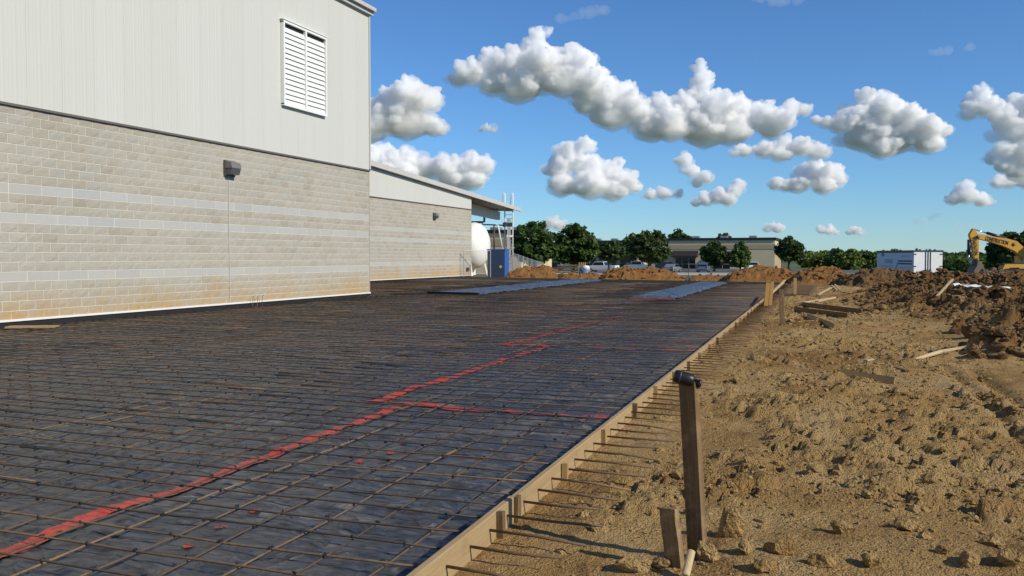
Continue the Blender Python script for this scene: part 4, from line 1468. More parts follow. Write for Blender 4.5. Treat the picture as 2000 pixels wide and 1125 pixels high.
def pile(px0, px1, pyt, z, depth, mat, label, base=-0.05, seed=1, flat=0.5, lump=0.16):
    m = z / F
    wd = (px1 - px0) * m / 2
    H = HT(pyt, z) - base
    nx, ny = max(30, int(wd * 2 / 0.13)), max(16, int(depth / 0.13))
    U, Vv = np.meshgrid(np.linspace(-1, 1, nx), np.linspace(-1, 1, ny))
    e = np.clip(1 - np.abs(U) ** 4.2, 0, 1) * np.clip(1 - Vv ** 2, 0, 1) ** 0.8
    X, Y = U * wd, Vv * depth / 2
    sh = (1 - flat) + flat * 2 * (fbm2(X * 0.5 + seed * 9, Y * 0.3, seed, 3) - 0.25)
    Z = H * e * np.clip(sh, 0.25, 1.15) + lump * e ** 0.5 * (cells2(X, Y, 0.45, seed * 5) - 0.2) * 1.3 + 0.5 * lump * e ** 0.5 * cells2(X + 2, Y, 0.2, seed * 5 + 2)
    Z = Z - 0.08 * (1 - e)
    V = [np.stack([X, Y, Z], -1).reshape(-1, 3)]
    G = grid_faces(ny, nx)
    T1 = np.concatenate([G[:, [0, 1, 2]], G[:, [0, 2, 3]]])
    n = int(wd * depth * 14)
    u, v = rng.uniform(-0.95, 0.95, n), rng.uniform(-0.95, 0.6, n)
    ix, iy = ((u + 1) / 2 * (nx - 1)).astype(int), ((v + 1) / 2 * (ny - 1)).astype(int)
    zz = Z[iy, ix]
    s = np.clip(0.07 * np.exp(rng.normal(0, 0.5, n)), 0.03, 0.2)
    hv = {}
    V2, F2 = scatter_clods('p', u * wd, v * depth / 2, s, None, lambda a, b: zz, 0.3)
    o = link('dirt_pile', np_mesh('dirt_pile', np.concatenate([V[0], V2]), np.concatenate([T1, F2 + len(V[0])]), False), MAT[mat])
    x, y = W((px0 + px1) / 2, z)
    o.location = (x, y, base)
    o.rotation_euler = (0, 0, R(20) if px1 < 1340 else R(14))
    tag(o, label, 'dirt pile', 'piles of dug earth round the pad')
pile(985, 1095, 518, 59.5, 4.0, 'dirt_orange', 'orange earth pile beside the canopy column', seed=2)
pile(1085, 1182, 529, 58, 3.2, 'dirt_orange', 'low orange earth pile between two larger ones', seed=3)
pile(1165, 1335, 524, 57, 3.6, 'dirt_orange', 'long orange brown earth pile in front of the parked cars', seed=4, flat=0.25)
pile(1335, 1425, 538, 55, 2.2, 'dirt_orange', 'low strip of earth between the long pile and the brown one', seed=5, flat=0.4)
pile(1408, 1560, 523, 53.5, 4.2, 'dirt_orange', 'brown earth pile below the right end of the tan building', seed=6, flat=0.3)
pile(1535, 1665, 526, 51, 4.2, 'dirt_orange', 'brown earth pile in front of the pale road', seed=7, flat=0.45)
pile(1860, 2090, 533, 63, 7.0, 'dirt_grey', 'grey earth heap under the excavator bucket', base=-1.0, seed=8, flat=0.3, lump=0.22)
pile(1630, 1870, 534, 45, 6.0, 'dirt_heap', 'dark earth heap in front of the white trailer', base=-0.05, seed=9, flat=0.35, lump=0.24)
pile(1940, 2130, 545, 36, 6.0, 'dirt_heap', 'dark earth heap at the right edge below the excavator', base=0.2, seed=10, flat=0.35, lump=0.30)

# pale road and parking apron, kerb
def sheet(name, quad, z, mat):
    c = MB(); c.add([(x, y, z) for x, y in quad], [(0, 1, 2, 3)])
    tag(put(name, c, mat), kind='structure')
sheet('parking_lot', [(-60, 146), (18, 146), (18, 186.5), (-60, 186.5)], GZ + 0.012, plain('asphalt', (0.10, 0.10, 0.10), 0.9, var=0.2, scale=0.5))
sheet('road', [(-75, 122), (75, 140), (75, 156), (-75, 140)], GZ + 0.024, MAT['concrete'])
c = MB(); c.span((-60, 145.6, GZ + 0.06), (18, 145.6, GZ + 0.06), 0.15, 0.2); tag(put('kerb', c, MAT['concrete']), kind='structure')

# ------------------------------------------------------------------ tan buildings
plain('tan_wall', (0.60, 0.50, 0.33), 0.85, var=0.08, scale=0.6)
plain('tan_band', (0.42, 0.33, 0.20), 0.85, var=0.08, scale=0.6)
plain('parapet_black', (0.018, 0.018, 0.020), 0.6)
plain('awning', (0.022, 0.020, 0.020), 0.7)
plain('frame_alu', (0.40, 0.38, 0.34), 0.5)
def tan_building(px0, px1, Y, depth, hgt, label, openings):
    x0, x1 = XY(px0, Y), XY(px1, Y)
    w = x1 - x0
    b = thing('tan_building', (x0, Y, GZ), label, 'building')
    c = MB(); c.box((w / 2, depth / 2, hgt / 2), (w, depth, hgt)); put('wall', c, MAT['tan_wall'], b, True)
    c = MB()
    c.box((w / 2, -0.03, hgt * 0.715), (w + 0.06, 0.08, hgt * 0.15)); c.box((w + 0.03, depth / 2, hgt * 0.715), (0.08, depth, hgt * 0.15))
    put('wall_band', c, MAT['tan_band'], b, True)
    c = MB(); c.box((w / 2, depth / 2, hgt - 0.22), (w + 0.5, depth + 0.5, 0.52)); put('parapet', c, MAT['parapet_black'], b, True)
    c = MB()
    for k in range(3):
        c.box((w * (0.2 + 0.28 * k), depth * 0.5, hgt + 0.35), (1.6, 1.8, 0.7))
    put('roof_unit', c, MAT['galvanised'], b, True)
    for (a, e, top, aw) in openings:
        mm = w / (px1 - px0)
        ox0, ox1 = (a - px0) * mm, (e - px0) * mm
        c = MB(); c.box(((ox0 + ox1) / 2, -0.05, top / 2 + 0.1), (ox1 - ox0, 0.14, top)); wd = put('window', c, MAT['dark_glass'], b, True)
        n = max(2, int((ox1 - ox0) / 1.3))
        for k in range(n + 1):
            c = MB(); c.box((ox0 + (ox1 - ox0) * k / n, -0.14, top / 2 + 0.1), (0.10, 0.08, top)); put('mullion', c, MAT['frame_alu'], wd, True)
        c = MB(); c.box(((ox0 + ox1) / 2, -0.15, 1.05), (ox1 - ox0, 0.09, 0.09)); put('rail', c, MAT['frame_alu'], wd, True)
        if aw:
            c = MB()
            c.prism([(-0.1, top + 1.25), (-0.1, top - 0.15), (-2.0, top - 0.15), (-2.0, top + 0.1)], ox0 - 0.7, ox1 + 0.6, lambda p, q, t: (t, p, q))
            put('awning', c, MAT['awning'], b, True)
    # pilasters on the sunny side
    for k in range(7):
        c = MB(); c.box((w + 0.06, 1.2 + k * (depth - 2) / 7, hgt * 0.28), (0.14, 0.5, hgt * 0.5)); put('pilaster', c, MAT['tan_wall'], b, True)
    return b
YA = W(1513, 190)[1]
tan_building(1305, 1513, YA, 22, 6.75, 'tan flat roofed building right of centre with a dark awning', [(1320, 1360, 2.75, True), (1398, 1428, 2.6, True)])
YB = W(1200, 224)[1]
tan_building(1128, 1246, YB, 18, 6.75, 'tan building half hidden behind the trees left of centre', [(1140, 1165, 2.8, False), (1186, 1204, 2.8, True), (1212, 1238, 2.8, True)])
YC = W(960, 141)[1]
tan_building(860, 1018, YC, 16, 6.9, 'tan building seen under the canopy behind the white tank', [(880, 900, 2.6, False)])

# ------------------------------------------------------------------ trees and shrubs
def crown_mesh(seed, leaves, mat, leaf=0.26, shape='round'):
    r = np.random.default_rng(seed)
    # clumps inside a unit crown: x,y in -1..1, z 0..1
    nc = 120
    P = []
    while len(P) < nc:
        p = r.uniform(-1, 1, 3)
        zz = (p[2] + 1) / 2
        lim = np.sin(np.clip(zz, 0.02, 1) ** (0.75 if shape == 'round' else 0.55) * math.pi) ** 0.55
        if math.hypot(p[0], p[1]) < lim * 0.92:
            P.append((p[0], p[1], zz, r.uniform(0.09, 0.24)))
    P = np.array(P)
    k = r.integers(0, nc, leaves)
    d = r.normal(0, 1, (leaves, 3)); d /= np.linalg.norm(d, axis=1)[:, None]
    rad = P[k, 3] * r.uniform(0.2, 1.35, leaves)
    C = np.stack([P[k, 0] + d[:, 0] * rad, P[k, 1] + d[:, 1] * rad, P[k, 2] + d[:, 2] * rad * 0.42], -1)
    C[:, 2] = np.clip(C[:, 2], 0.0, 1.1)
    nrm = d * 0.7 + np.array((0, 0, 0.35)) + r.normal(0, 0.8, (leaves, 3)); nrm /= np.linalg.norm(nrm, axis=1)[:, None]
    a = np.cross(nrm, r.normal(0, 1, (leaves, 3))); a /= np.linalg.norm(a, axis=1)[:, None]
    b = np.cross(nrm, a)
    return C, a, b, r.uniform(0.6, 1.4, leaves) * leaf
def crown(seed, leaves, mat, wx, wy, h, leaf, shape='round'):
    C, a, b, s = crown_mesh(seed, leaves, mat, leaf, shape)
    C = C * np.array((wx, wy, h))
    s = s[:, None]
    V = np.stack([C - a * s, C - b * s * 0.62, C + a * s, C + b * s * 0.62], 1).reshape(-1, 3)
    me = np_mesh('crown', V, np.arange(len(V)).reshape(-1, 4), False)
    me.materials.append(MAT[mat])
    return me
def tree(px, z, wpx, pyt, pyb, mat, label, seed, leaves=5200, leaf=0.24, shape='round', name='tree'):
    x, y = W(px, z)
    m = z / F
    t = thing(name, (x, y, GZ), label, 'tree', 'trees round the parking lots', rz=seed * 1.3)
    h0, h1 = HT(pyb, z) - GZ, HT(pyt, z) - GZ
    h0 = max(0.7, h0)
    w = wpx * m / 2
    o = link('crown', crown(seed, leaves, mat, w, w * 0.9, h1 - h0, leaf, shape), None, t, True)
    o.location = (0, 0, h0)
    r = random.Random(seed)
    c = MB()
    tr = max(0.10, w * 0.075)
    c.tube([(0, 0, -0.1), (0.03, 0, h0 * 0.5), (0.05, 0.04, h0), (0.0, 0.05, h0 + (h1 - h0) * 0.45)], [tr * 1.4, tr, tr * 0.85, tr * 0.35], 8)
    put('trunk', c, MAT['bark'], t, True, True)
    for k in range(5):
        a = k * 1.257 + r.uniform(-0.4, 0.4)
        c = MB()
        s0 = h0 * r.uniform(0.75, 1.0)
        c.tube([(0.04, 0.03, s0), (math.cos(a) * w * 0.3, math.sin(a) * w * 0.3, s0 + (h1 - h0) * 0.22), (math.cos(a) * w * 0.6, math.sin(a) * w * 0.6, s0 + (h1 - h0) * 0.45)], [tr * 0.55, tr * 0.38, tr * 0.12], 6)
        put('limb', c, MAT['bark'], t, True, True)
tree(1044, 108, 100, 431, 516, 'leaf_mid', 'big dark green tree right of the canopy, left of a pair', 1, 8500, 0.26)
tree(1120, 112, 104, 439, 514, 'leaf_mid', 'big dark green tree right of the canopy, right of a pair', 2, 8500, 0.26)
tree(1190, 132, 72, 469, 508, 'leaf_oak', 'low tree in front of the half hidden tan building', 3, 4500, 0.26)
tree(1268, 140, 96, 452, 512, 'leaf_oak', 'dark round oak at the left end of the awning building', 4, 8000, 0.28)
tree(1232, 205, 44, 455, 500, 'leaf_light', 'pale green treetop showing left of the dark round oak', 16, 3000, 0.34)
tree(1328, 232, 60, 449, 490, 'leaf_mid', 'treetop rising behind the tan roof left end', 5, 4500, 0.36)
tree(1412, 236, 40, 456, 490, 'leaf_oak', 'treetop barely showing over the middle of the tan roof', 17, 2200, 0.36)
tree(1395, 160, 62, 470, 517, 'leaf_oak', 'small dark round tree in front of the tan building', 6, 6500, 0.26)
tree(1447, 158, 42, 470, 521, 'leaf_light', 'lighter green pointed tree in front of the tan building', 7, 5000, 0.24, 'cone')
tree(1541, 168, 66, 462, 510, 'leaf_oak', 'dark tree with a bare trunk at the right corner of the tan building', 8, 6500, 0.28)
tree(1985, 92, 110, 452, 522, 'leaf_oak', 'large dark oak behind the excavator boom', 9, 8500, 0.26)
tree(1968, 110, 80, 468, 520, 'leaf_oak', 'smaller dark oak left behind the excavator boom', 18, 5200, 0.28)
tree(985, 215, 60, 470, 500, 'leaf_mid', 'distant tree behind the canopy column', 19, 2500, 0.36)

def shrub(px, z, wpx, pyt, mat, label, seed, leaves=2600, leaf=0.22):
    x, y = W(px, z)
    m = z / F
    w = wpx * m / 2
    h = HT(pyt, z) - GZ
    t = thing('shrub', (x, y, GZ), label, 'shrub', 'shrubs along the field edge', rz=seed)
    o = link('foliage', crown(seed + 40, leaves, mat, w, w * 0.8, h * 0.96, leaf), None, t, True)
    o.location = (0, 0, 0.05)
    c = MB()
    for k in range(4):
        a = k * 1.57 + seed
        c.tube([(0, 0, -0.05), (math.cos(a) * w * 0.3, math.sin(a) * w * 0.3, h * 0.3), (math.cos(a) * w * 0.5, math.sin(a) * w * 0.5, h * 0.55)], [0.06, 0.04, 0.02], 5)
    put('stem', c, MAT['bark'], t, True, True)
ordn = ['first', 'second', 'third', 'fourth', 'fifth', 'sixth', 'seventh', 'eighth']
for k, (px, z, w, top, mt) in enumerate(((1578, 215, 50, 492, 'leaf_shrub'), (1604, 200, 54, 489, 'leaf_shrub'), (1634, 190, 58, 487, 'leaf_mid'), (1662, 180, 60, 486, 'leaf_shrub'), (1690, 185, 54, 488, 'leaf_mid'), (1715, 195, 50, 490, 'leaf_shrub'))):
    shrub(px, z, w, top, mt, f'{ordn[k]} leafy shrub from the left in the row beside the trailer', k + 1, 3600, 0.30)
for k, (px, z, w, top, mt) in enumerate(((1858, 170, 46, 502, 'leaf_shrub'), (1886, 150, 54, 503, 'leaf_shrub'), (1918, 140, 56, 501, 'leaf_shrub'), (1948, 135, 50, 503, 'leaf_mid'))):
    shrub(px, z, w, top, mt, f'{ordn[k]} low green shrub from the trailer toward the excavator', k + 11, 3600, 0.26)

def far_woods():
    xs = np.arange(-700, 2600, 6.0)
    C = []
    V, Fq = [], []
    r = np.random.default_rng(5)
    n = 14000
    px = r.uniform(940, 2150, n)
    z = 1 / r.uniform(1 / 2200, 1 / 330, n)
    X = np.empty((n, 3))
    t = (px - 1000) / F
    X[:, 0] = z * (t * CY - SY); X[:, 1] = z * (t * SY + CY)
    hh = 2.2 + 0.0014 * z + 3.6 * vn2(px / 23, z / 200, 3) + r.uniform(0, 0.8, n)
    X[:, 2] = GZ + hh * r.random(n) ** 0.6
    s = 0.0016 * z * r.uniform(0.6, 1.5, n) + 0.2
    d = r.normal(0, 1, (n, 3)); d /= np.linalg.norm(d, axis=1)[:, None]
    a = np.cross(d, r.normal(0, 1, (n, 3))); a /= np.linalg.norm(a, axis=1)[:, None]
    b = np.cross(d, a)
    s = s[:, None]
    V = np.stack([X - a * s, X - b * s * 0.7, X + a * s, X + b * s * 0.7], 1).reshape(-1, 3)
    me = np_mesh('far_woods', V, np.arange(len(V)).reshape(-1, 4), False)
    tag(link('far_woods', me, MAT['leaf_mid']), 'far scrubby woods along the horizon', 'woods', kind='stuff')
far_woods()
sheet('field', [(-20, 190), (60, 200), (110, 330), (-60, 330)], GZ + 0.01, plain('field_green', (0.085, 0.125, 0.035), 0.95, var=0.35, scale=0.12))

# ------------------------------------------------------------------ vehicles
plain('car_silver', (0.42, 0.44, 0.46), 0.28, metal=0.6, spec=0.6, var=0.02)
plain('car_white', (0.74, 0.75, 0.75), 0.25, spec=0.6, var=0.02)
plain('car_black', (0.012, 0.012, 0.014), 0.22, spec=0.6, var=0.0)
plain('car_blue', (0.17, 0.21, 0.27), 0.3, metal=0.5, spec=0.6, var=0.02)
plain('lamp_red', (0.35, 0.02, 0.015), 0.3, var=0.0)
plain('lamp_clear', (0.75, 0.75, 0.72), 0.2, var=0.0)
BODIES = {
    'suv': ([(-2.3, 0.35), (2.3, 0.35), (2.36, 0.62), (2.28, 0.95), (1.25, 1.06), (0.72, 1.66), (-1.95, 1.70), (-2.28, 1.05), (-2.36, 0.6)],
            [(1.12, 1.08), (0.70, 1.58), (-1.90, 1.62), (-2.14, 1.08)]),
    'sedan': ([(-2.25, 0.3), (2.25, 0.3), (2.3, 0.55), (2.2, 0.82), (1.15, 0.95), (0.45, 1.42), (-0.95, 1.44), (-1.55, 1.02), (-2.25, 0.98), (-2.32, 0.6)],
              [(1.0, 0.97), (0.42, 1.36), (-0.92, 1.38), (-1.42, 1.0)]),
    'pickup': ([(-2.75, 0.45), (2.7, 0.45), (2.78, 0.75), (2.7, 1.10), (1.55, 1.20), (1.05, 1.82), (-0.55, 1.84), (-0.78, 1.22), (-2.78, 1.20), (-2.82, 0.7)],
               [(1.42, 1.22), (1.02, 1.74), (-0.52, 1.76), (-0.68, 1.22)]),
}
def vehicle(kind, px, z, rz, mat, label):
    x, y = W(px, z)
    t = thing(kind if kind != 'suv' else 'parked_suv', (x, y, GZ + 0.02), label, {'suv': 'car', 'sedan': 'car', 'pickup': 'pickup truck'}[kind], 'vehicles in the parking lot', rz=rz)
    t.name = {'suv': 'parked_car', 'sedan': 'parked_car', 'pickup': 'pickup_truck'}[kind]
    body, win = BODIES[kind]
    hw = 0.92
    c = MB()
    n = len(body)
    rings = [(-hw, 0.96), (-hw + 0.06, 1.0), (hw - 0.06, 1.0), (hw, 0.96)]
    vs = []
    zm = 0.75
    for yy, s in rings:
        for p, q in body:
            tum = 0.0
            f = max(0, (q - 1.0)) * 0.26
            vs.append((p * s, yy * (1 - f), zm + (q - zm) * (s if q < 1 else 1)))
    fs = [tuple(range(n))[::-1], tuple(range(3 * n, 4 * n))]
    for i in range(3):
        for j in range(n):
            k = (j + 1) % n
            fs.append((i * n + j, i * n + k, (i + 1) * n + k, (i + 1) * n + j))
    c.add(vs, fs)
    put('body', c, mat, t, True)
    c = MB()
    for sgn in (-1, 1):
        c.add([(p, sgn * (hw + 0.004) * (1 - max(0, q - 1.0) * 0.25), q) for p, q in win], [(0, 1, 2, 3) if sgn < 0 else (3, 2, 1, 0)])
    put('side_window', c, MAT['dark_glass'], t, True)
    a, b = win[0], win[1]; e, f2 = win[2], win[3]
    for nm, (u, v), off in (('windscreen', (a, b), 0.14), ('rear_window', (f2, e), -0.14)):
        c = MB()
        d = off
        c.add([(u[0] + d, -hw * 0.84, u[1] - 0.0), (u[0] + d, hw * 0.84, u[1]), (v[0] + d * 0.55, hw * 0.74, v[1]), (v[0] + d * 0.55, -hw * 0.74, v[1])], [(0, 1, 2, 3)])
        put(nm, c, MAT['dark_glass'], t, True)
    r = 0.36 if kind != 'sedan' else 0.32
    for sx in (-1, 1):
        for sy in (-1, 1):
            c = MB()
            c.lathe([(r * 0.8, -0.12), (r, -0.09), (r, 0.09), (r * 0.8, 0.12)], 14, lambda p, q, h, sx=sx, sy=sy: (sx * body[1][0] * 0.62 + p, sy * (hw - 0.06) + h, r + q - 0.02))
            w = put('wheel', c, MAT['black_rubber'], t, True)
            c = MB(); c.lathe([(r * 0.55, -0.125), (r * 0.55, 0.125)], 10, lambda p, q, h, sx=sx, sy=sy: (sx * body[1][0] * 0.62 + p, sy * (hw - 0.06) + h, r + q - 0.02))
            put('rim', c, MAT['galvanised'], w, True)
    for sy in (-1, 1):
        c = MB(); c.box((body[1][0] + 0.02, sy * 0.66, 0.74), (0.10, 0.34, 0.16)); put('headlight', c, MAT['lamp_clear'], t, True)
        c = MB(); c.box((body[0][0] + 0.0, sy * 0.72, 0.92), (0.10, 0.20, 0.22)); put('taillight', c, MAT['lamp_red'], t, True)
    for e_ in (body[1][0] + 0.05, body[0][0] - 0.05):
        c = MB(); c.box((e_, 0, 0.49), (0.12, 1.7, 0.18)); put('bumper', c, MAT['dark_steel'], t, True)
vehicle('pickup', 1248, 165, R(178), MAT['car_silver'], 'silver pickup truck under the dark round oak')
vehicle('suv', 1292, 168, R(200), MAT['car_black'], 'black car in shade beside the silver pickup')
vehicle('sedan', 1313, 150, R(82), MAT['car_silver'], 'silver car in front of the dark awning')
vehicle('suv', 1374, 148, R(92), MAT['car_blue'], 'grey blue car seen from behind right of the awning')
vehicle('suv', 1470, 168, R(15), MAT['car_white'], 'white car in front of the shaded end of the tan building')
vehicle('pickup', 1176, 150, R(170), MAT['car_white'], 'white pickup truck behind the blue barrel')
vehicle('suv', 1074, 158, R(190), MAT['car_black'], 'dark car between the gate pillars and the stacked pallets')

# ------------------------------------------------------------------ white box trailer
tz = 73.0
tx, ty = W(1812, tz)
tr = thing('box_trailer', (tx, ty, GZ), 'white box trailer with closed rear doors and dark striped side', 'trailer', rz=R(20.7))
TW, TL, TB = 1.22, 7.0, 0.55
TT = HT(489, tz) - GZ
plain('trailer_white', (0.88, 0.88, 0.86), 0.35, var=0.03)
plain('trailer_white_shaded', (0.60, 0.60, 0.66), 0.4, var=0.04)  # box white, darker and bluer: shade of the long side put into the colour
plain('trailer_mark', (0.020, 0.028, 0.05), 0.5)
plain('trailer_grey', (0.30, 0.33, 0.42), 0.5)
c = MB(); c.box((0, TL / 2 + 0.03, (TB + TT) / 2), (TW * 2, TL, TT - TB)); put('box', c, MAT['trailer_white_shaded'], tr, True)
for s in (-1, 1):
    c = MB(); c.box((s * TW / 2, 0.0, (TB + TT) / 2 - 0.03), (TW - 0.09, 0.05, TT - TB - 0.16)); d = put('door', c, MAT['trailer_white'], tr, True)
    c = MB(); c.tube([(s * 0.20, -0.05, TB + 0.05), (s * 0.20, -0.05, TT - 0.12)], 0.028, 6); put('lock_bar', c, MAT['dark_steel'], d, True)
    c = MB(); c.box((s * 0.20, -0.07, TB + 1.05), (0.10, 0.06, 0.12)); put('handle', c, MAT['dark_steel'], d, True)
    for hz in (0.15, 1.15, 2.15):
        c = MB(); c.box((s * (TW - 0.13), -0.04, TB + hz + 0.2), (0.22, 0.04, 0.07)); put('hinge', c, MAT['dark_steel'], d, True)
c = MB(); c.box((0, -0.03, (TB + TT) / 2), (0.07, 0.05, TT - TB - 0.1)); put('centre_seal', c, MAT['dark_steel'], tr, True)
c = MB(); c.box((0, -0.02, TT - 0.04), (TW * 2 + 0.04, 0.1, 0.10)); c.box((-TW - 0.012, TL / 2, TT - 0.08), (0.05, TL + 0.04, 0.2)); c.box((TW + 0.012, TL / 2, TT - 0.08), (0.05, TL + 0.04, 0.2)); put('roof_rail', c, plain('rail_blue', (0.05, 0.07, 0.10), 0.5), tr, True)
c = MB(); c.box((0, 0.0, TB - 0.05), (TW * 2, 0.1, 0.12)); put('rear_sill', c, MAT['dark_steel'], tr, True)
def sidemark(y0, y1, h0, h1, mat, name='stripe', dy=0.0):
    c = MB()
    xx = -TW - 0.006
    c.add([(xx, y0, h0), (xx, y1, h0 + dy), (xx, y1, h1 + dy), (xx, y0, h1)], [(0, 1, 2, 3)])
    put(name, c, mat, tr, True)
for a, b in ((1.06, 1.18), (0.84, 0.96)):
    sidemark(0.15, 2.75, a - GZ, b - GZ, MAT['trailer_mark'])
for a, b in ((0.24, 0.36), (0.00, 0.12)):
    sidemark(3.5, 6.95, a - GZ, b - GZ, MAT['trailer_mark'])
c = MB(); xx = -TW - 0.005
c.add([(xx, 2.75, 0.84 - GZ), (xx, 2.75, 1.18 - GZ), (xx, 3.5, 0.36 - GZ), (xx, 3.5, 0.0 - GZ)], [(0, 1, 2, 3)]); put('stripe', c, MAT['trailer_grey'], tr, True)

def text_mesh(s, size, mat, bold=0.0, extr=0.004):
    cu = bpy.data.curves.new('txt', 'FONT')
    cu.body = s; cu.size = size; cu.extrude = extr; cu.offset = bold; cu.align_x = 'CENTER'; cu.align_y = 'CENTER'
    ob = bpy.data.objects.new('txt', cu); COL.objects.link(ob)
    dg = bpy.context.evaluated_depsgraph_get()
    me = bpy.data.meshes.new_from_object(ob.evaluated_get(dg))
    bpy.data.objects.remove(ob); bpy.data.curves.remove(cu)
    me.materials.clear(); me.materials.append(mat)
    return me
def side_text(s, y, h, size, mat, sx=1.0):
    o = link('lettering', text_mesh(s, size, mat, 0.01), None, tr, True)
    o.location = (-TW - 0.008, y, h - GZ)
    o.rotation_euler = (R(90), 0, R(-90))
    o.scale = (sx, 1, 1)
side_text('ONE', 4.6, 1.08, 0.50, MAT['trailer_grey'], 1.5)
# marks on the trailer that are too small to read: only their outlines
def squiggles(y0, y1, h, hh, mat, n, seed):
    r = random.Random(seed)
    c = MB(); xx = -TW - 0.006
    for k in range(n):
        a = y0 + (y1 - y0) * k / n; b = a + (y1 - y0) / n * 0.72
        for q in range(2):
            u = r.uniform(a, b - 0.05); v = r.uniform(h, h + hh * 0.5)
            c.add([(xx, u, v - GZ), (xx, min(b, u + r.uniform(0.05, 0.2)), v - GZ), (xx, min(b, u + 0.16), v + hh * 0.5 - GZ), (xx, u, v + hh * 0.45 - GZ)], [(0, 1, 2, 3)])
    put('lettering', c, mat, tr, True)
squiggles(5.55, 6.15, 1.35, 0.5, MAT['trailer_mark'], 2, 1)
squiggles(3.9, 6.1, 0.52, 0.26, MAT['trailer_grey'], 6, 2)
squiggles(0.7, 2.1, 1.42, 0.18, MAT['trailer_grey'], 5, 3)
squiggles(0.4, 2.5, 0.48, 0.2, MAT['trailer_grey'], 7, 4)
squiggles(0.7, 2.2, 0.10, 0.18, MAT['trailer_grey'], 5, 5)
c = MB(); c.box((0, TL / 2, TB - 0.14), (1.2, TL - 0.4, 0.16)); put('chassis', c, MAT['dark_steel'], tr, True)
for s in (-1, 1):
    for yy in (2.2, 3.1):
        c = MB(); c.lathe([(0.28, -0.11), (0.34, -0.08), (0.34, 0.08), (0.28, 0.11)], 14, lambda p, q, h, s=s, yy=yy: (s * 1.05 + h, yy + p, 0.34 + q)); put('wheel', c, MAT['black_rubber'], tr, True)

# ------------------------------------------------------------------ excavator
plain('machine_yellow', (0.62, 0.32, 0.035), 0.45, var=0.14, scale=1.2)
plain('machine_dark', (0.018, 0.016, 0.015), 0.6)
plain('cyl_blue', (0.020, 0.030, 0.065), 0.35)
plain('chrome', (0.55, 0.56, 0.58), 0.2, metal=0.9)
plain('bucket_steel', (0.16, 0.13, 0.09), 0.7, var=0.3)
ez = 70.0
ex, ey = W(1960, ez)
EM = ez / F
exc = thing('excavator', (ex, ey, GZ), 'yellow excavator with raised boom and hanging bucket behind the dirt heaps', 'excavator', rz=R(20))
def E(px, py):
    return ((px - 1960) * EM, HT(py, ez) - GZ)
def eplate(name, pts, half, mat, parent=exc, y0=0.0):
    c = MB()
    c.prism([E(*p) for p in pts], y0 - half, y0 + half, lambda p, q, t: (p, t, q))
    return put(name, c, mat, parent, True)
boom = eplate('boom', [(1906, 459), (1912, 457.5), (1942, 463), (1964, 466), (1982, 471), (1994, 481), (2000, 493), (2024, 528), (2012, 532), (1990, 500), (1978, 490), (1956, 480), (1933, 472.5), (1908, 466.5)], 0.22, MAT['machine_yellow'])
stick = eplate('stick', [(1898, 446.5), (1902, 449), (1907, 458), (1908.5, 466), (1909.5, 500), (1907.5, 509), (1903.5, 509), (1901, 502), (1893.5, 468), (1891, 458)], 0.17, MAT['machine_yellow'])
def etube(name, a, b, r, mat, parent=exc, y=0.0):
    (x0, z0), (x1, z1) = E(*a), E(*b)
    c = MB(); c.tube([(x0, y, z0), (x1, y, z1)], r, 10)
    return put(name, c, mat, parent, True, True)
etube('cylinder_rod', (1899.5, 447.5), (1927, 455.5), 0.05, MAT['chrome'], boom)
etube('cylinder', (1926, 455), (1964, 466), 0.12, MAT['cyl_blue'], boom)
etube('cylinder', (1891.5, 468), (1891.5, 497), 0.13, MAT['cyl_blue'], stick)
etube('cylinder_rod', (1891.5, 496), (1892, 510), 0.06, MAT['chrome'], stick)
etube('link', (1892, 511), (1906, 508), 0.07, MAT['galvanised'], stick)
etube('link', (1893, 511), (1902, 519), 0.08, MAT['galvanised'], stick)
for p in ((1906.5, 462.5), (1905.5, 507), (1976, 477)):
    c = MB(); (x0, z0) = E(*p); c.tube([(x0, -0.27, z0), (x0, 0.27, z0)], 0.14, 10); put('pivot_pin', c, MAT['bucket_steel'], exc, True, True)
c = MB()
bp = [E(1903, 511), E(1909, 510), E(1913, 520), E(1919, 532), (E(1911, 535)), E(1896, 534), E(1896, 528), E(1901, 519)]
c.prism(bp, -0.55, 0.55, lambda p, q, t: (p, t, q)); bk = put('bucket', c, MAT['bucket_steel'], exc, True)
for k in range(5):
    c = MB(); (x0, z0) = E(1896, 534.5); c.box((x0 - 0.05, -0.48 + k * 0.24, z0 - 0.1), (0.08, 0.1, 0.28)); put('tooth', c, MAT['bucket_steel'], bk, True)
def exc_text(s, a, b, size, name='lettering', flip=0):
    (x0, z0), (x1, z1) = E(*a), E(*b)
    me = text_mesh(s, size, MAT['machine_dark'], 0.012)
    o = link(name, me, None, exc, True)
    o.location = ((x0 + x1) / 2, -0.235, (z0 + z1) / 2)
    L = math.hypot(x1 - x0, z1 - z0)
    xs = [v.co.x for v in me.vertices]
    o.scale = (L / (max(xs) - min(xs)), 1, 1)
    o.rotation_mode = 'XYZ'
    an = math.atan2(z1 - z0, x1 - x0)
    o.rotation_euler = (Matrix.Rotation(-an, 3, 'Y') @ Matrix.Rotation(R(90), 3, 'X')).to_euler()
    return o
exc_text('CONSTRUCTION', (1920, 465.2), (1965, 475.5), 0.42)
exc_text('NATIONAL', (1904.3, 497.5), (1898.6, 461), 0.36)
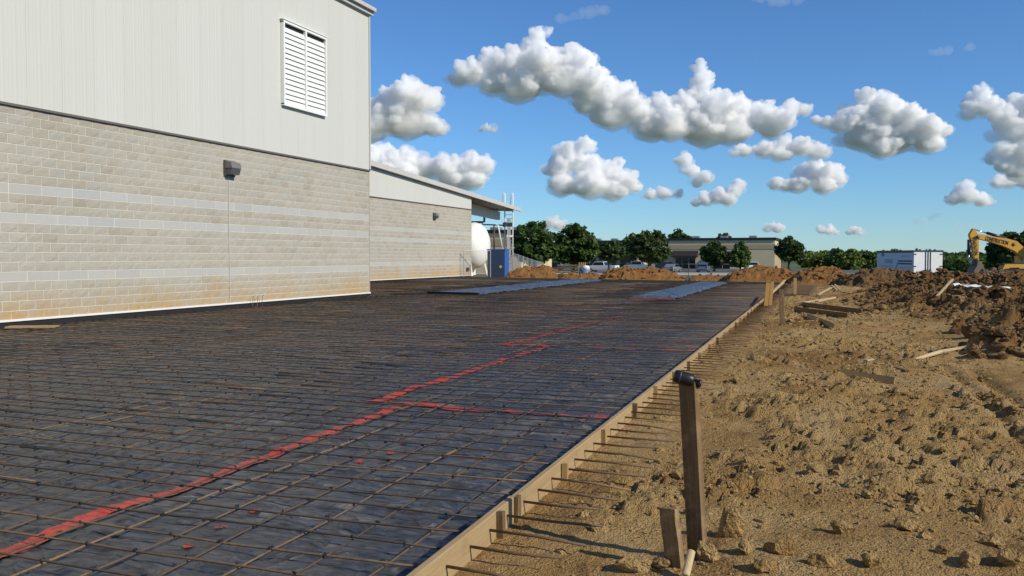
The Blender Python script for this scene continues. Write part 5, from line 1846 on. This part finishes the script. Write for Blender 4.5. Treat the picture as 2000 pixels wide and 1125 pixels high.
# body, cab and tracks (mostly right of the picture)
eplate('track_frame', [(1939, 524), (1943, 515.5), (1985.5, 515.5), (1987, 523), (1976, 527), (1969, 522), (1951, 522.5), (1949, 531), (1942, 530)], 0.35, MAT['machine_yellow'], exc, -1.1)
eplate('deck', [(1940, 513.5), (1990, 513.5), (1990, 516.5), (1940, 516.5)], 0.5, MAT['machine_dark'], exc, -0.9)
for s in (-1.25, 1.15):
    eplate('track', [(1936, 532), (1938, 527), (1944, 524), (2050, 524), (2060, 530), (2058, 545), (2050, 549), (1944, 549), (1937, 541)], 0.3, MAT['machine_dark'], exc, s)
eplate('house', [(2002, 522), (2002, 500), (2075, 500), (2085, 508), (2085, 522)], 1.25, MAT['machine_yellow'], exc, 0.3)
eplate('cab', [(2008, 500), (2012, 470), (2034, 469), (2036, 500)], 0.45, MAT['dark_glass'], exc, -0.5)
eplate('counterweight', [(2076, 523), (2076, 502), (2098, 504), (2102, 520)], 1.2, MAT['machine_yellow'], exc, 0.3)
etube('boom_cylinder', (1993, 525), (1995, 503), 0.10, MAT['galvanised'], exc, -0.4)

# ------------------------------------------------------------------ tank, pipes, ladder and bin under the canopy
tky = 63.2
r = 1.80
tkx = XY(956, tky - 0.4) - 0.32
tank = thing('storage_tank', (tkx, tky, 0), 'big white rounded storage tank on splayed legs under the canopy', 'tank')
zc = HT(479, 67.0)
c = MB()
c.lathe([(0.04, 0.0), (r * 0.35, -0.05), (r * 0.6, -0.17), (r * 0.8, -0.38), (r * 0.93, -0.66), (r, -1.05), (r, -8.5), (r * 0.8, -9.1), (0.1, -9.4)], 44, lambda x, y, h: (h, x, zc + y))
put('shell', c, MAT['white_paint'], tank, True, True)
for hx_ in (-1.5, -2.7, -7.5):
    c = MB(); c.lathe([(r + 0.004, hx_ - 0.07), (r + 0.03, hx_ - 0.05), (r + 0.03, hx_ + 0.05), (r + 0.004, hx_ + 0.07)], 44, lambda x, y, h: (h, x, zc + y)); put('band', c, MAT['white_paint'], tank, True, True)
for hx_ in (-0.9, -2.2, -7.4):
    for s_ in (-1, 1):
        c = MB(); c.span((hx_, s_ * 1.35, zc - 1.0), (hx_ + (0.25 if hx_ > -1 else 0), s_ * 1.6, 0.02), 0.13, 0.13); put('leg', c, MAT['white_paint'], tank, True)
for hx_ in (-1.7, -6.8):
    c = MB(); c.prism([(-1.5, 0.05), (1.5, 0.05), (1.35, 0.95), (0.8, 0.72), (0, 0.6), (-0.8, 0.72), (-1.35, 0.95)], hx_, hx_ + 0.12, lambda p, q, t: (t, p, q)); put('saddle', c, MAT['white_paint'], tank, True)
pz = 69.5
def WP(px, py, z):
    return Vector((*W(px, z), HT(py, z)))
c = MB(); c.tube([WP(905, 411, pz), WP(934, 412, pz), WP(943.5, 417, pz), WP(946, 419, pz), WP(946, 433, pz), WP(942, 434, pz), WP(915, 434, pz)], 0.085, 8); tag(put('overhead_pipe', c, MAT['cyl_blue'], smooth=True), 'dark blue pipe bending down under the canopy above the tank', 'pipe')
c = MB(); c.tube([WP(942, 436, pz), WP(943, 438.5, pz), WP(984, 440, 69.5), WP(990, 440, 69.5)], 0.055, 8); tag(put('overhead_pipe', c, MAT['cyl_blue'], smooth=True), 'level blue pipe from the tank toward the canopy column', 'pipe')
c = MB(); c.tube([WP(965, 440, 69.4), WP(965, 486, 69.4), WP(965, 536, 69.4)], 0.07, 8); tag(put('riser_pipe', c, plain('rust_pipe', (0.12, 0.06, 0.04), 0.7), smooth=True), 'brown upright pipe below the level blue pipe', 'pipe')
c = MB(); c.tube([WP(968, 438, 69), WP(973, 440, 69), WP(982, 488, 69)], 0.045, 8); tag(put('slanted_pipe', c, MAT['white_paint'], smooth=True), 'thin white pipe slanting down to the blue bin', 'pipe')
# sign box on the column
t = thing('sensor_box', (*W(990, 70.4), HT(439, 70.4)), 'dark box fixed across the canopy column', 'box', rz=R(20))
c = MB(); c.box((0.12, -0.12, 0), (0.62, 0.22, 0.30)); put('case', c, MAT['dark_steel'], t, True)
c = MB(); c.box((-0.26, -0.12, 0), (0.12, 0.3, 0.34)); put('cap', c, MAT['machine_dark'], t, True)
# ladder up to the roof
lx, ly = W(1001, 71.2)
lad = thing('roof_ladder', (lx, ly, -0.05), 'white fixed ladder with tall hooked rails at the canopy corner', 'ladder', rz=R(20))
for s, yb in ((0.02, 0.0), (-0.62, 0.15)):
    top = HT(379, 71.2) + 0.05
    c = MB()
    c.tube([(s, yb, -0.05), (s, yb, top), (s, yb - 0.0, top + 0.04), (s - 0.16, yb, top + 0.04), (s - 0.17, yb, top - 1.0)], 0.052, 7)
    put('rail', c, MAT['white_paint'], lad, True, True)
for k in range(17):
    c = MB(); c.tube([(0.02, 0.0, 0.4 + k * 0.3), (-0.62, 0.15, 0.4 + k * 0.3)], 0.02, 5); put('rung', c, MAT['galvanised'], lad, True)
c = MB(); c.box((-0.2, 0.05, HT(460, 71.2)), (0.55, 0.3, 0.16)); put('bracket', c, MAT['white_paint'], lad, True)
# blue bin
plain('bin_blue', (0.028, 0.095, 0.34), 0.45, var=0.1)
plain('bin_dark', (0.030, 0.060, 0.125), 0.6, var=0.15)
bx, by = W(969, 63.5)
bn = thing('blue_bin', (bx, by, -0.03), 'tall blue metal bin beside the canopy column', 'bin', rz=R(4))
hb = HT(487, 63.5)
c = MB(); c.box((0, 0.55, hb / 2), (1.3, 1.1, hb)); put('body', c, MAT['bin_blue'], bn, True)
c = MB(); c.box((0, 0.55, hb + 0.02), (1.4, 1.2, 0.05)); put('lid', c, MAT['bin_blue'], bn, True)
c = MB(); c.box((-0.02, -0.025, hb / 2), (1.24, 0.04, hb - 0.06)); put('front_panel', c, MAT['bin_dark'], bn, True)
c = MB(); c.lathe([(0.10, -0.06), (0.10, -0.05)], 12, lambda x, y, h: (0.35 + x, h, hb * 0.4 + y)); put('badge', c, plain('badge_yellow', (0.55, 0.5, 0.08), 0.5), bn, True)

# ------------------------------------------------------------------ chain link fences
def fence(pts, label, height=1.7, step=0.16, post_every=2.6, r=0.03):
    """pts: (X, Y, ground z)"""
    f = thing('chain_link_fence', pts[0], label, 'fence', 'chain link fences')
    mesh = MB()
    for a, b in zip(pts[:-1], pts[1:]):
        a, b = Vector(a), Vector(b)
        d = b - a; L = math.hypot(d.x, d.y)
        n = max(1, round(L / post_every))
        for k in range(n + 1):
            p = a + d * (k / n)
            c = MB(); c.tube([p, p + Vector((0, 0, height + 0.06))], r, 7); put('post', c, MAT['galvanised'], f)
        c = MB(); c.tube([a + Vector((0, 0, height)), b + Vector((0, 0, height))], r * 0.7, 6); put('top_rail', c, MAT['galvanised'], f)
        m = int(L / step)
        u = d / L
        for k in range(-int(height / step), m):
            for sg in (0, 1):
                s0, s1 = k * step, k * step + height
                z0, z1 = (0, height) if sg == 0 else (height, 0)
                if s0 < 0:
                    z0 = z0 + (z1 - z0) * (-s0) / height; s0 = 0
                if s1 > L:
                    z1 = z0 + (z1 - z0) * (L - s0) / (s1 - s0); s1 = L
                if s1 - s0 < 0.02:
                    continue
                p, q = a + u * s0 + Vector((0, 0, z0)), a + u * s1 + Vector((0, 0, z1))
                mesh.tube([p, q], 0.0035, 3, False)
    tag(put('wire_mesh', mesh, MAT['galvanised'], f), kind='stuff')
p0 = W(905, 60.8)
fence([(*W(906, 61), 0.0), (*W(958, 62), 0.0)], 'chain link fence in front of the white tank', 1.9)
fence([(*W(1003, 70), -0.05), (*W(1046, 84), -0.7), (*W(1062, 95), -1.0)], 'chain link fence running back from the ladder', 1.8, 0.2)
fence([(*W(1062, 95), -1.1), (*W(1200, 92), -1.15), (*W(1345, 88), -1.2), (*W(1440, 86), -1.2)], 'long low chain link fence in front of the parked cars', 1.45, 0.28, 4.0, 0.032)
fence([(*W(1690, 70), -1.2), (*W(1800, 66), -1.2), (*W(2010, 58), -1.2)], 'chain link fence passing in front of the trailer toward the excavator', 1.5, 0.24, 3.4)

# gate pillars, stacked pallets, barrel
for px, lb in ((1046, 'left white gate pillar behind the fence'), (1061, 'right white gate pillar behind the fence')):
    x, y = W(px, 120)
    t = thing('gate_pillar', (x, y, GZ), lb, 'pillar', 'white gate pillars', rz=R(20))
    hh = HT(498, 120) - GZ
    c = MB(); c.prism([(-0.16, 0), (0.16, 0), (0.12, hh), (-0.12, hh)], -0.14, 0.14, lambda p, q, t_: (p, t_, q)); put('shaft', c, MAT['white_paint'], t, True)
    c = MB(); c.box((0, 0, 0.1), (0.5, 0.5, 0.2)); put('plinth', c, MAT['concrete'], t, True)
x, y = W(1115, 100)
t = thing('pallet_stack', (x, y, GZ), 'crate like stack of wooden pallets and boards behind the fence', 'pallet stack', rz=R(16))
for k in range(7):
    c = MB()
    for j in range(5):
        c.box((-1.3 + j * 0.65, 0, 0.14 + k * 0.27), (0.5, 1.2, 0.03))
    for j in (-1, 0, 1):
        c.box((0, j * 0.5, 0.07 + k * 0.27), (3.1, 0.1, 0.1))
    put('pallet', c, MAT['weathered' if k % 3 else 'lumber'], t, True)
for k in range(4):
    c = MB(); c.box((0.95 + k * 0.22, -0.66, 1.05), (0.15, 0.05, 2.0)); put('slat', c, MAT['lumber'], t, True)
x, y = W(1144, 99)
t = thing('blue_barrel', (x, y, GZ), 'blue plastic barrel with a white top right of the pallet stack', 'barrel')
c = MB(); c.lathe([(0.42, 0.02), (0.46, 0.1), (0.46, 0.55), (0.48, 0.6), (0.46, 0.65), (0.46, 1.2)], 16, lambda a, b, h: (a, b, h)); put('body', c, plain('barrel_blue', (0.10, 0.20, 0.42), 0.5), t, True, True)
c = MB(); c.lathe([(0.46, 1.2), (0.46, 1.5), (0.30, 1.68), (0.1, 1.72)], 16, lambda a, b, h: (a, b, h)); put('top', c, MAT['white_paint'], t, True, True)

# ------------------------------------------------------------------ wall lights
def wall_light(y, z, x, label, s=1.0):
    t = thing('wall_light', (x + 0.02, y, z), label, 'wall light', 'wall pack lights')
    c = MB(); c.box((0.02 * s, 0, 0), (0.04 * s, 0.46 * s, 0.44 * s)); put('back_plate', c, MAT['bronze'], t, True)
    c = MB(); c.prism([(0.04, 0.21), (0.24, 0.15), (0.27, 0.0), (0.04, 0.0)], -0.21 * s, 0.21 * s, lambda p, q, u: (p * s, u, q * s)); put('housing', c, plain('housing_grey', (0.17, 0.165, 0.155), 0.45), t, True)
    c = MB(); c.prism([(0.04, -0.006), (0.262, -0.006), (0.21, -0.17), (0.04, -0.19)], -0.195 * s, 0.195 * s, lambda p, q, u: (p * s, u, q * s)); put('lens', c, plain('lens_grey', (0.09, 0.095, 0.095), 0.25), t, True)
wall_light(20.72, CAM_H + (501 - 330) * (20.72 * CY + 16 * SY) / F, BX, 'grey box shaped wall light on the tall warehouse block wall')
zl = 2.38 * 24.3
xx = 848; Yl = WX / ((( xx - 1000) / F * CY - SY) / ((xx - 1000) / F * SY + CY))
wall_light(Yl, HT(422, -WX * SY + Yl * CY), WX, 'grey box shaped wall light on the lower wing wall', 0.95)
# small outlet box and planks near walls
c = MB(); c.box((WX + 0.08, WY1 - 0.8, 0.62), (0.12, 0.35, 0.22)); tag(put('outlet_box', c, MAT['bronze']), 'small box low on the wing wall near its end', 'outlet box')
c = MB(); c.box((BX + 1.1, 13.2, 0.115), (0.9, 0.32, 0.03), rz=0.5); tag(put('plank', c, MAT['lumber']), 'yellowish boards lying on the mat at the left edge by the wall', 'plank')
